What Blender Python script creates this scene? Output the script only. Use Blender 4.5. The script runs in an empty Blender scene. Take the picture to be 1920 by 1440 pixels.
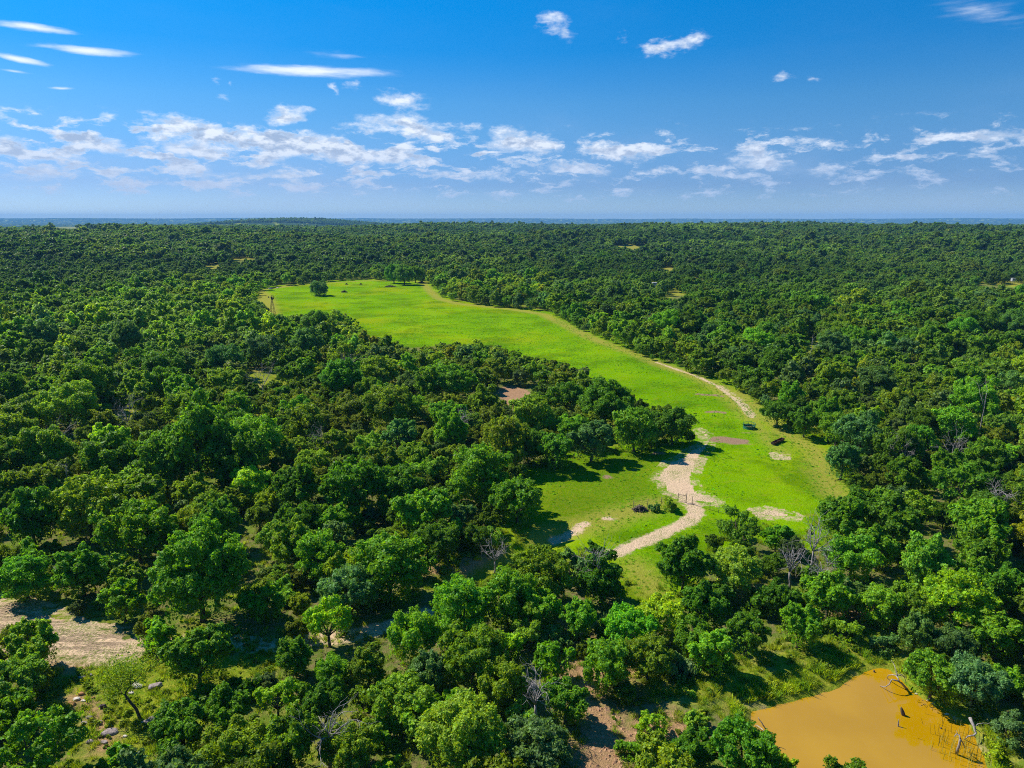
import bpy, math, random
import numpy as np
from mathutils import Vector
rng = np.random.default_rng(7)
random.seed(7)
C = bpy.context.scene
COL = C.collection

# ------------------------------------------------------------------ camera, world, sun, exposure
H = 45.0
PITCH = math.radians(13.4)
FPX = 1297.0                      # focal length in photo pixels (1920 wide)
cam_d = bpy.data.cameras.new("camera")
cam = bpy.data.objects.new("camera", cam_d)
COL.objects.link(cam)
C.camera = cam
cam.location = (0, 0, H)
cam.rotation_euler = (math.pi / 2 - PITCH, 0, 0)
cam_d.sensor_width = 36.0
cam_d.lens = 36.0 * FPX / 1920.0
cam_d.clip_start = 0.5
cam_d.clip_end = 60000
SUN_EL = math.radians(45)
SUN_DIR = Vector((-0.87, 0.49, 0)).normalized() * math.cos(SUN_EL) + Vector((0, 0, math.sin(SUN_EL)))
SUN_AZ = math.atan2(SUN_DIR.x, SUN_DIR.y)      # clockwise from +Y
sl = bpy.data.lights.new("sun", 'SUN')
sl.energy = 4.8
sl.angle = math.radians(0.5)
sl.color = (1.0, 0.95, 0.86)
sun = bpy.data.objects.new("sun", sl)
COL.objects.link(sun)
sun.rotation_euler = (-SUN_DIR).to_track_quat('-Z', 'Y').to_euler()
C.view_settings.view_transform = 'Standard'
C.view_settings.look = 'None'
C.view_settings.gamma = 1
C.view_settings.use_curve_mapping = False
C.view_settings.exposure = 0.60
C.cycles.pixel_filter_type = 'BLACKMAN_HARRIS'
C.cycles.filter_width = 1.05
C.cycles.max_bounces = 6
C.cycles.diffuse_bounces = 4
C.cycles.glossy_bounces = 2
C.cycles.transmission_bounces = 3
C.cycles.volume_bounces = 0
C.cycles.caustics_reflective = False
C.cycles.caustics_refractive = False
C.cycles.sample_clamp_indirect = 4
C.cycles.use_denoising = False
C.render.threads_mode = 'AUTO'


class NT:
    """small node-tree writer"""
    def __init__(s, t):
        s.t = t; s.n = t.nodes; s.l = t.links
    def node(s, kind, ins=None, **kw):
        n = s.n.new(kind)
        for k, v in kw.items():
            setattr(n, k, v)
        for k, v in (ins or {}).items():
            if isinstance(v, bpy.types.NodeSocket):
                s.l.new(v, n.inputs[k])
            else:
                if isinstance(v, tuple) and len(v) == 3 and n.inputs[k].type == 'RGBA': v = (*v, 1)
                n.inputs[k].default_value = v
        return n
    def math(s, op, a, b=0.0, c=None, clamp=False):
        n = s.node('ShaderNodeMath', {0: a, 1: b}, operation=op, use_clamp=clamp)
        if c is not None:
            if isinstance(c, bpy.types.NodeSocket): s.l.new(c, n.inputs[2])
            else: n.inputs[2].default_value = c
        return n.outputs[0]
    def vmath(s, op, a, b=None, out=0):
        ins = {0: a}
        if b is not None: ins[1] = b
        return s.node('ShaderNodeVectorMath', ins, operation=op).outputs[out]
    def mix(s, f, a, b, blend='MIX'):
        n = s.node('ShaderNodeMix', data_type='RGBA', blend_type=blend)
        for i, v in ((0, f), (6, a), (7, b)):
            if isinstance(v, bpy.types.NodeSocket): s.l.new(v, n.inputs[i])
            else: n.inputs[i].default_value = (*v, 1) if isinstance(v, tuple) and len(v) == 3 else v
        return n.outputs[2]
    def sstep(s, v, lo, hi, to0=0.0, to1=1.0):
        return s.node('ShaderNodeMapRange', {0: v, 1: lo, 2: hi, 3: to0, 4: to1}, interpolation_type='SMOOTHSTEP').outputs[0]
    def lin(s, v, lo, hi, to0=0.0, to1=1.0):
        return s.node('ShaderNodeMapRange', {0: v, 1: lo, 2: hi, 3: to0, 4: to1}).outputs[0]
    def noise(s, vec, scale, detail=4, rough=0.55, dist=0.0, out=0):
        return s.node('ShaderNodeTexNoise', {'Vector': vec, 'Scale': scale, 'Detail': detail, 'Roughness': rough, 'Distortion': dist}).outputs[out]


def px_dir(u, v):
    xc = (np.asarray(u, float) - 960) / FPX
    yc = (720 - np.asarray(v, float)) / FPX
    cp, sp = math.cos(PITCH), math.sin(PITCH)
    return xc, cp + yc * sp, -sp + yc * cp


# ---- world: Nishita sky for the air, a cloud layer placed by azimuth and elevation
world = bpy.data.worlds.new("World")
C.world = world
world.use_nodes = True
W = NT(world.node_tree)
W.n.clear()
sky = W.node('ShaderNodeTexSky', sky_type='NISHITA', sun_disc=False, sun_elevation=SUN_EL,
             sun_rotation=SUN_AZ, altitude=300, air_density=1.0, dust_density=0.4, ozone_density=2.5)
tc = W.node('ShaderNodeTexCoord')
gen = tc.outputs['Generated']
sep = W.node('ShaderNodeSeparateXYZ', {0: gen})
az = W.math('ARCTAN2', sep.outputs[0], sep.outputs[1])
el = W.math('ARCSINE', sep.outputs[2])
# lift the look-up so the deep blue of the high sky comes down as in this clear, dry air
lift = W.math('MULTIPLY_ADD', W.math('MAXIMUM', sep.outputs[2], 0.0), 1.5, 0.02)
skyvec = W.node('ShaderNodeCombineXYZ', {0: sep.outputs[0], 1: sep.outputs[1], 2: lift}).outputs[0]
W.l.new(W.vmath('NORMALIZE', skyvec), sky.inputs[0])
grade = W.node('ShaderNodeValToRGB', {0: W.lin(el, 0.0, 0.30)})
cr = grade.color_ramp
cr.elements[0].position = 0.0; cr.elements[0].color = (0.64, 0.74, 0.98, 1)
cr.elements[1].position = 1.0; cr.elements[1].color = (0.008, 0.80, 1.32, 1)
for p_, c_ in ((0.15, (0.42, 0.57, 0.85)), (0.38, (0.37, 0.73, 0.98)), (0.50, (0.30, 0.77, 1.05)), (0.71, (0.06, 0.73, 1.18)), (0.88, (0.014, 0.77, 1.27))):
    e = cr.elements.new(p_); e.color = (*c_, 1)
SKYC = W.mix(1.0, sky.outputs[0], grade.outputs[0], 'MULTIPLY')
P0 = W.node('ShaderNodeCombineXYZ', {0: az, 1: el, 2: 0.0}).outputs[0]
Pst = W.vmath('MULTIPLY', P0, (1.0, 2.1, 1.0))
n1 = W.noise(Pst, 14.0, 3, 0.5, 0, 1)
n2 = W.noise(Pst, 55.0, 3, 0.6, 0, 1)
warp = W.vmath('ADD', W.vmath('MULTIPLY', W.vmath('SUBTRACT', n1, (0.5, 0.5, 0.5)), (0.05, 0.022, 0)),
               W.vmath('MULTIPLY', W.vmath('SUBTRACT', n2, (0.5, 0.5, 0.5)), (0.022, 0.012, 0)))
PC = W.vmath('ADD', P0, warp)
PS = W.vmath('ADD', P0, W.vmath('MULTIPLY', warp, (0.5, 0.12, 0)))


def blob_sum(blobs, P):
    acc = None
    for (u, v, a, b, tilt, s) in blobs:
        def ae(u, v):
            dx, dy, dz = px_dir(u, v)
            return np.array([math.atan2(dx, dy), math.asin(dz / math.sqrt(dx * dx + dy * dy + dz * dz))])
        A, E = ae(u, v)
        th = math.radians(tilt)
        e1 = (ae(u + a * math.cos(th) * .5, v + a * math.sin(th) * .5) - ae(u - a * math.cos(th) * .5, v - a * math.sin(th) * .5))
        e2 = (ae(u - b * math.sin(th), v + b * math.cos(th)) - ae(u, v))
        m = W.node('ShaderNodeMapping', {0: P, 'Location': (A, E, 0), 'Rotation': (0, 0, math.atan2(e1[1], e1[0])),
                                         'Scale': (np.linalg.norm(e1) * 1.3, np.linalg.norm(e2) * 1.45, 1)}, vector_type='TEXTURE')
        ln = W.vmath('LENGTH', m.outputs[0], out=1)
        d = W.math('MULTIPLY_ADD', ln, -s, s)
        d = W.math('MAXIMUM', d, 0.0)
        acc = d if acc is None else W.math('ADD', acc, d)
    return acc


CUM = [(398, 152, 14, 9, 20, .55), (430, 155, 9, 10, 60, .5), (424, 186, 19, 9, 10, .45), (629, 173, 10, 13, -20, .7),
       (657, 162, 19, 10, 0, .5), (200, 217, 24, 12, 0, .8), (541, 213, 38, 17, 0, 1.2), (752, 188, 54, 19, 5, .95),
       (785, 236, 64, 22, 8, 1.0), (690, 232, 65, 20, -5, .6), (832, 258, 26, 10, 5, .8), (880, 235, 24, 9, 5, .6),
       (945, 265, 42, 22, 0, 1.15), (1010, 272, 48, 18, 5, .95), (330, 232, 66, 18, 8, 1.1), (410, 252, 60, 16, 14, .9),
       (500, 258, 84, 20, 8, 1.1), (580, 270, 80, 22, 8, 1.1), (195, 275, 75, 15, 10, 1.1), (355, 278, 85, 22, 5, 1.15),
       (515, 292, 46, 15, 0, 1.1), (690, 292, 112, 16, 3, 1.1), (760, 285, 36, 15, 0, .8), (15, 272, 44, 17, 5, 1.1),
       (90, 292, 80, 13, 6, 1.0), (75, 326, 95, 17, 0, .8), (236, 328, 42, 9, 0, .9), (370, 322, 60, 12, 0, .9),
       (460, 330, 50, 9, 0, .6), (535, 328, 60, 9, 0, .7), (300, 345, 130, 7, 0, .5), (620, 345, 130, 6, 0, .45),
       (690, 325, 50, 7, 0, .5), (822, 325, 40, 9, 4, .75),
       (925, 330, 46, 12, 0, .65), (1075, 314, 84, 13, 4, .9), (1105, 268, 22, 13, 0, .8), (1165, 285, 52, 16, 8, 1.05),
       (1225, 290, 24, 13, 0, .9), (1040, 50, 36, 22, 25, .85), (1245, 86, 48, 16, 0, 1.0), (1300, 72, 26, 22, -40, .7),
       (1168, 68, 11, 14, 40, .4), (1465, 146, 32, 9, 4, .7), (1528, 146, 18, 7, 0, .45), (1420, 298, 66, 16, 4, 1.0),
       (1325, 320, 30, 9, 0, .7), (1540, 318, 54, 12, 4, .65), (1700, 325, 60, 9, 5, .5), (1855, 292, 56, 9, 5, .65),
       (1850, 254, 120, 12, 0, .9)]
STREAK = [(62, 51, 84, 8, 8, 1.3), (152, 94, 96, 8, 5, 1.35), (40, 111, 54, 6.5, 14, 1.1), (35, 134, 36, 3.5, 8, .7),
          (112, 165, 24, 3.5, 2, .8), (588, 134, 158, 12, 2, 1.2), (650, 105, 80, 9, 5, .5), (1850, 22, 130, 30, 12, .45)]
Dc = blob_sum(CUM, PC)
Ds = blob_sum(STREAK, PS)
nA = W.noise(W.vmath('ADD', Pst, (3.1, 0, 0)), 42.0, 6, 0.62)
nB = W.noise(W.vmath('ADD', Pst, (3.1 + 0.006, -0.018, 0)), 42.0, 3, 0.55)
nS = W.noise(W.vmath('MULTIPLY', P0, (14.0, 95.0, 1)), 1.0, 4, 0.6)
dens = W.math('MULTIPLY_ADD', W.math('SUBTRACT', nA, 0.5), 2.0, Dc)
# small fair-weather cumulus in the lower sky, thickest on the left
band = W.math('MULTIPLY', W.sstep(el, 0.012, 0.040), W.sstep(el, 0.140, 0.090))
side = W.lin(az, -0.65, 0.60, 1.0, 0.50)
fld = W.noise(W.vmath('MULTIPLY', W.vmath('ADD', PC, (1.7, 0.4, 0)), (17.0, 62.0, 1)), 1.0, 5, 0.6)
fld = W.math('MULTIPLY', W.math('SUBTRACT', fld, 0.47), 7.5)
fld = W.math('MULTIPLY', W.math('MAXIMUM', fld, 0.0), W.math('MULTIPLY', band, side))
Dc = W.math('ADD', Dc, fld)
dens = W.math('ADD', dens, fld)
aC = W.math('MULTIPLY', W.sstep(dens, 0.10, 1.15), W.sstep(Dc, 0.0, 0.4))
densS = W.math('MULTIPLY_ADD', W.math('SUBTRACT', nS, 0.5), 1.5, Ds)
aS = W.math('MULTIPLY', W.sstep(densS, 0.15, 1.25), W.sstep(Ds, 0.0, 0.5))
# thin high veil, uneven, thicker low and to the left
veil = W.noise(W.vmath('MULTIPLY', W.vmath('ADD', P0, W.vmath('MULTIPLY', warp, (1.5, 1.5, 0))), (3.0, 11.0, 1)), 1.0, 4, 0.55)
vlow = W.sstep(el, 0.16, 0.015)
aV = W.math('MULTIPLY', W.sstep(veil, 0.42, 0.8), W.math('MULTIPLY_ADD', vlow, 0.45, 0.035), clamp=True)
# cloud light and shade painted into the colour from offset noise
relief = W.math('SUBTRACT', nA, nB)
up = W.sstep(relief, -0.14, 0.16)
core = W.sstep(dens, 0.3, 1.2)
shade = W.math('MULTIPLY', core, W.math('SUBTRACT', 1.0, up), clamp=True)
cloudC = W.mix(shade, (7.6, 8.1, 8.8), (3.0, 3.9, 5.5))
fadelow = W.sstep(el, 0.015, 0.13)
cloudC = W.mix(fadelow, (4.0, 5.0, 6.9), cloudC)
c0 = W.mix(aV, SKYC, (3.6, 4.7, 6.6))
c1 = W.mix(W.math('MULTIPLY', aC, 0.93), c0, cloudC)
c2 = W.mix(W.math('MULTIPLY', aS, 0.88), c1, (8.2, 8.7, 9.3))
bg = W.node('ShaderNodeBackground', {0: c2, 1: 0.084})
wo = W.node('ShaderNodeOutputWorld')
W.l.new(bg.outputs[0], wo.inputs[0])
world.cycles.sampling_method = 'MANUAL'
world.cycles.sample_map_resolution = 512


# ------------------------------------------------------------------ picture <-> ground helpers
def gp(u, v, z=0.0):
    """point on the level z that is seen at photo pixel (u, v)"""
    x, y, d = px_dir(u, v)
    t = (z - H) / d
    return np.stack([x * t, y * t], -1)


def proj(x, y, z):
    cp, sp = math.cos(PITCH), math.sin(PITCH)
    dz = z - H
    depth = y * cp - dz * sp
    up_ = y * sp + dz * cp
    return 960 + FPX * x / depth, 720 - FPX * up_ / depth, depth


def inpoly(px, py, poly):
    poly = np.asarray(poly, float)
    r = np.zeros(px.shape, bool)
    n = len(poly)
    for i in range(n):
        x1, y1 = poly[i]; x2, y2 = poly[(i + 1) % n]
        if y1 == y2: continue
        c = ((y1 > py) != (y2 > py)) & (px < (x2 - x1) * (py - y1) / (y2 - y1) + x1)
        r ^= c
    return r


def segdist(px, py, pts, closed):
    pts = np.asarray(pts, float)
    best = np.full(px.shape, 1e9)
    n = len(pts)
    for i in range(n if closed else n - 1):
        a = pts[i]; b = pts[(i + 1) % n]
        d = b - a
        L = max(d @ d, 1e-9)
        t = np.clip(((px - a[0]) * d[0] + (py - a[1]) * d[1]) / L, 0, 1)
        q = (px - a[0] - t * d[0]) ** 2 + (py - a[1] - t * d[1]) ** 2
        best = np.minimum(best, q)
    return np.sqrt(best)


def sd(px, py, poly, pad=12.0):
    """signed distance, positive inside; far outside clipped to -pad"""
    poly = np.asarray(poly, float)
    out = np.full(px.shape, -pad)
    lo = poly.min(0) - pad; hi = poly.max(0) + pad
    m = (px > lo[0]) & (px < hi[0]) & (py > lo[1]) & (py < hi[1])
    if m.any():
        d = segdist(px[m], py[m], poly, True)
        out[m] = np.clip(np.where(inpoly(px[m], py[m], poly), d, -d), -pad, pad)
    return out


def vnoise(x, y, scale, seed=0):
    """smooth value noise 0..1"""
    r = np.random.default_rng(seed).random((256, 256))
    X = x / scale + 1000.3; Y = y / scale + 1000.7
    xi = np.floor(X).astype(int); yi = np.floor(Y).astype(int)
    fx = X - xi; fy = Y - yi
    fx = fx * fx * (3 - 2 * fx); fy = fy * fy * (3 - 2 * fy)
    g = lambda a, b: r[a & 255, b & 255]
    return (g(xi, yi) * (1 - fx) + g(xi + 1, yi) * fx) * (1 - fy) + (g(xi, yi + 1) * (1 - fx) + g(xi + 1, yi + 1) * fx) * fy


def fbm(x, y, scale, seed=0, octs=3):
    s = 0; a = 0.5; t = 0
    for i in range(octs):
        s = s + a * vnoise(x, y, scale, seed + i); t += a
        a *= 0.5; scale *= 0.47
    return s / t


def ss(v, lo, hi):
    t = np.clip((v - lo) / (hi - lo), 0, 1)
    return t * t * (3 - 2 * t)


# ------------------------------------------------------------------ places read off the photograph
MEADOW = [(484, 543), (520, 537), (575, 533), (625, 527), (700, 524), (725, 528), (790, 526), (806, 530), (812, 548),
          (835, 562), (880, 571), (960, 578), (1020, 585), (1060, 602), (1090, 620), (1130, 637), (1180, 657), (1230, 681),
          (1290, 699), (1340, 710), (1385, 735), (1430, 762), (1460, 792), (1475, 808), (1510, 818), (1545, 838),
          (1552, 872), (1560, 897), (1588, 922), (1560, 950), (1530, 965), (1512, 975), (1488, 985), (1476, 1005), (1466, 975), (1440, 970),
          (1400, 975), (1350, 985), (1330, 1005), (1290, 1018), (1250, 1040), (1225, 1098), (1190, 1090), (1150, 1055),
          (1100, 1022), (1060, 1015), (1020, 1012), (1003, 990), (1012, 940), (990, 900), (1010, 886), (1080, 866),
          (1180, 852), (1260, 840), (1310, 832), (1306, 800), (1292, 782), (1272, 762), (1230, 757), (1190, 740),
          (1150, 722), (1120, 697), (1080, 687), (1030, 674), (1000, 664), (985, 672), (970, 657), (930, 648), (880, 643),
          (820, 643), (780, 648), (730, 638), (690, 628), (675, 608), (650, 590), (600, 587), (560, 592), (530, 592), (515, 584),
          (500, 572), (490, 557)]
POND = [(1407, 1352), (1412, 1330), (1447, 1320), (1490, 1310), (1530, 1300), (1575, 1285), (1605, 1265), (1635, 1252),
        (1665, 1252), (1697, 1280), (1727, 1302), (1780, 1335), (1810, 1352), (1826, 1380), (1842, 1410), (1850, 1470),
        (1800, 1560), (1680, 1600), (1560, 1540), (1500, 1470), (1485, 1432), (1450, 1402), (1425, 1372)]
DIRT_LEFT = [(-300, 1112), (0, 1122), (40, 1125), (120, 1155), (160, 1174), (240, 1182), (262, 1205), (250, 1236), (180, 1240),
             (110, 1238), (0, 1225), (-300, 1190)]
GRASS_LOW = [(90, 1250), (200, 1242), (330, 1225), (430, 1215), (525, 1200), (540, 1230), (470, 1290), (400, 1300), (340, 1330), (300, 1380),
             (290, 1440), (150, 1440), (150, 1370), (100, 1330)]
SAND_POLY = [(1315, 803), (1334, 815), (1333, 838), (1322, 852), (1312, 872), (1302, 900), (1313, 922), (1350, 938),
             (1353, 947), (1325, 944), (1300, 942), (1285, 946), (1268, 932), (1243, 922), (1240, 906), (1222, 900), (1236, 880),
             (1250, 866), (1276, 856), (1290, 843), (1312, 836), (1318, 820), (1305, 806)]
SOIL_SLOPE = [(1070, 1262), (1105, 1280), (1170, 1350), (1260, 1360), (1270, 1400), (1180, 1400), (1190, 1460), (1040, 1460), (1080, 1410),
              (1095, 1350), (1060, 1300)]
POND_BANK = [(1400, 1340), (1230, 1300), (1180, 1262), (1290, 1250), (1380, 1245), (1440, 1225), (1530, 1190), (1630, 1175),
             (1700, 1225), (1740, 1265), (1850, 1340), (1900, 1440), (1900, 1540), (1700, 1640), (1480, 1540), (1400, 1460), (1380, 1390)]
CREEK = [(940, 728), (958, 722), (985, 732), (986, 756), (962, 760), (945, 745)]
CREEK_BANK = [(820, 1100), (850, 1050), (960, 1010), (1010, 1005), (1100, 1010), (1150, 1040), (1070, 1040), (960, 1075), (890, 1100)]
FIELD_FAR = [(1800, 531), (1930, 529), (2100, 529), (2100, 546), (1930, 544), (1870, 538)]
FIELD_SMALL = [(1295, 548), (1245, 560), (1230, 548), (1262, 540)]
# polygons in which no crown may stand in the view
CLEAR = [MEADOW, POND,
         [(-10, 1112), (60, 1122), (130, 1152), (180, 1168), (245, 1180), (260, 1212), (250, 1236), (180, 1240), (115, 1240), (112, 1200), (95, 1182), (-10, 1176)],
         [(428, 1180), (520, 1186), (524, 1215), (500, 1245), (465, 1268), (430, 1268), (428, 1230)],
         [(110, 1248), (200, 1242), (250, 1240), (330, 1300), (330, 1320), (262, 1400), (150, 1380), (120, 1330), (95, 1290)],
         [(800, 1122), (850, 1052), (920, 1035), (1000, 1018), (1010, 1035), (960, 1050), (905, 1078), (840, 1110)],
         [(1170, 1060), (1215, 1050), (1232, 1100), (1205, 1112), (1175, 1090)],
         [(1085, 1275), (1105, 1285), (1160, 1345), (1175, 1385), (1165, 1440), (1075, 1440), (1090, 1400), (1100, 1350)],
         [(1400, 1322), (1290, 1300), (1230, 1290), (1190, 1275), (1290, 1268), (1380, 1262), (1440, 1240), (1530, 1205), (1630, 1196), (1652, 1225),
          (1700, 1235), (1715, 1268), (1700, 1280), (1600, 1300)],
         [(1790, 1345), (1835, 1360), (1850, 1410), (1840, 1440), (1800, 1440)],
         [(660, 1180), (705, 1180), (705, 1196), (665, 1198)], [(778, 1142), (804, 1140), (804, 1162), (780, 1164)],
         [(934, 720), (960, 716), (990, 728), (992, 758), (962, 763), (940, 748)], [(1800, 532), (1925, 529), (1925, 543), (1870, 541), (1830, 537)], [(1260, 545), (1294, 550), (1265, 562), (1248, 556)],
         [(300, 1160), (428, 1165), (428, 1190), (330, 1180)], [(1245, 498), (1262, 498), (1262, 506), (1245, 506)],
         [(428, 965), (440, 960), (470, 1010), (500, 1050), (490, 1070), (460, 1030)],
         [(435, 485), (475, 482), (476, 486), (440, 489)], [(385, 496), (410, 490), (408, 504), (388, 504)]]

GLADES = [(455, 484, 24, 2.2), (397, 497, 13, 4), (300, 487, 12, 2), (160, 430, 70, 1.6), (1185, 462, 34, 4), (1253, 502, 9, 4), (1310, 522, 14, 2.5), (1612, 522, 22, 2), (820, 458, 16, 1.6), (120, 738, 14, 3), (414, 668, 12, 6), (478, 690, 14, 4), (30, 650, 10, 3), (700, 470, 14, 1.5), (1500, 470, 20, 1.5), (1750, 488, 26, 1.6)]
for u_, v_, a_, b_ in GLADES:
    CLEAR.append([(u_ + a_ * math.cos(k * math.pi / 4), v_ + b_ * math.sin(k * math.pi / 4)) for k in range(8)])
GLADE_POLYS = CLEAR[-len(GLADES):]
for u_, v_, a_, b_ in [(1526, 1000, 26, 34), (1540, 1064, 18, 14), (1128, 1052, 18, 22), (926, 1022, 14, 14), (612, 1350, 20, 16), (100, 815, 26, 12), (492, 706, 22, 14),
                       (236, 768, 18, 12), (650, 678, 14, 9), (1845, 760, 7, 14), (1522, 648, 5, 14), (1792, 836, 16, 10), (1226.5, 535, 6, 4), (1897, 530, 4, 6), (512, 575, 7, 13),
                       (1838, 1360, 22, 16), (1434, 1365, 16, 18), (612, 815, 14, 10), (263, 1330, 10, 18)]:
    CLEAR.append([(u_ + a_ * math.cos(k * math.pi / 4), v_ + b_ * math.sin(k * math.pi / 4)) for k in range(8)])
NDEADCLEAR = 19


def wpoly(p, z=0.0):
    a = np.array(p, float)
    return gp(a[:, 0], a[:, 1], z)


# ------------------------------------------------------------------ terrain
WP = {k: wpoly(v) for k, v in dict(meadow=MEADOW, pond=POND, dirt=DIRT_LEFT, low=GRASS_LOW, sand=SAND_POLY, slope=SOIL_SLOPE,
                                   bank=POND_BANK, creek=CREEK, cbank=CREEK_BANK, field=FIELD_FAR, fsm=FIELD_SMALL).items()}


def height(x, y):
    x = np.asarray(x, float); y = np.asarray(y, float)
    d = np.hypot(x, y)
    w = ss(d, 420, 1300)
    msd = sd(x, y, WP['meadow'], 120.0)
    w = w * ss(-msd, 10, 110)
    z = w * ((fbm(x, y, 420, 3) - 0.5) * (44 - 22 * ss(d, 1500, 2100)) + (fbm(x, y, 1300, 9) - 0.5) * 14)
    # low ridge on the right before the far hay field
    z = z + 4.0 * np.exp(-((x - 330) / 190) ** 2 - ((y - 320) / 60) ** 2) * ss(-msd, 5, 90)
    z = z + 4.0 * np.exp(-((x + 330) / 160) ** 2 - ((y - 300) / 120) ** 2)
    # wooded rises in the middle distance
    for cx_, cy_, ax_, ay_, h_ in ((520, 820, 420, 70, 15), (-520, 700, 230, 80, 13), (60, 1010, 330, 80, 14), (-700, 1080, 420, 90, 15),
                                   (900, 1230, 500, 90, 12), (150, 1450, 500, 90, 10), (-420, 1560, 380, 90, 9), (-150, 800, 160, 60, 7)):
        z = z + h_ * np.exp(-((x - cx_) / ax_) ** 2 - ((y - cy_ - 40 * np.sin(x / 130)) / ay_) ** 2) * ss(-msd, 20, 110)
    # broad plateau, then the valley, then the hills on the horizon
    z = z + (12 + 6 * ss(np.arctan2(x, np.maximum(y, 1)), -0.42, -0.05)) * ss(d, 650, 2150)
    z = z * (1 - ss(d, 2450, 3600)) - 20 * ss(d, 2450, 3600)
    az_ = np.arctan2(x, np.maximum(y, 1))
    z = z + 58 * np.exp(-((np.arctan2(x, np.maximum(y, 1)) + 0.30) / 0.13) ** 2) * np.exp(-((d - 4800) / 450) ** 2)
    hl = 86 + 42 * (fbm(az_ * 1000, az_ * 0 + 5, 210, 21, 4) - 0.5) * 2 + 20 * ss(-az_, 0.12, 0.35)
    z = z + hl * ss(d, 13500, 17500) * (0.86 + 0.28 * (fbm(x, y, 1500, 31) - 0.5)) + 7 * (fbm(x, y, 90, 35, 2) - 0.5) * ss(d, 9000, 12000)
    # small relief near by
    near = 1 - ss(d, 200, 500)
    z = z + near * (fbm(x, y, 18, 41) - 0.5) * 0.5 * (1 - 0.7 * ss(msd, -2, 6))
    psd = sd(x, y, WP['pond'], 12.0) + (fbm(x, y, 2.2, 51) - 0.5) * 1.1
    pz = np.where(psd > -0.3, -0.35 - 0.35 * np.clip(psd + 0.15, -0.5, 3), -0.25 + 0.75 * ss(-psd, 0.1, 4.0))
    k = ss(psd, -11, -4)
    z = z * (1 - k) + pz * k
    cb = wpoly([(1050, 1000), (1000, 1025), (950, 1045), (900, 1065), (860, 1085)])
    cd = segdist(x, y, cb, False) if np.size(x) < 2e7 else 99
    z = z - 1.3 * np.exp(-(cd / 2.2) ** 2)
    csd = sd(x, y, WP['creek'], 8.0)
    z = z - 0.5 * ss(csd, -4, 1)
    return z


def mesh_from(name, verts, faces_flat, nper, smooth=False, mats=()):
    me = bpy.data.meshes.new(name)
    nf = len(faces_flat) // nper
    me.vertices.add(len(verts)); me.loops.add(len(faces_flat)); me.polygons.add(nf)
    me.vertices.foreach_set('co', np.ascontiguousarray(verts, dtype=np.float32).ravel())
    me.loops.foreach_set('vertex_index', np.ascontiguousarray(faces_flat, dtype=np.int32))
    me.polygons.foreach_set('loop_start', np.arange(nf, dtype=np.int32) * nper)
    if smooth:
        me.polygons.foreach_set('use_smooth', np.ones(nf, bool))
    me.update(calc_edges=True)
    for m in mats: me.materials.append(m)
    return me


def add_obj(name, me, parent=None, loc=None, **props):
    o = bpy.data.objects.new(name, me)
    COL.objects.link(o)
    if parent: o.parent = parent
    if loc is not None: o.location = loc
    for k, v in props.items():
        if v is not None: o[k] = v
    return o


def new_mat(name):
    m = bpy.data.materials.new(name); m.use_nodes = True
    t = NT(m.node_tree); t.n.clear()
    return m, t


def finish(t, col, rough=0.9, spec=0.2, bump=None, strength=0.5, dist=0.1):
    ins = {'Base Color': col, 'Roughness': rough, 'Specular IOR Level': spec}
    p = t.node('ShaderNodeBsdfPrincipled', ins)
    if bump is not None:
        b = t.node('ShaderNodeBump', {'Height': bump, 'Strength': strength, 'Distance': dist})
        t.l.new(b.outputs[0], p.inputs['Normal'])
    o = t.node('ShaderNodeOutputMaterial')
    t.l.new(p.outputs[0], o.inputs[0])
    return p


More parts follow.
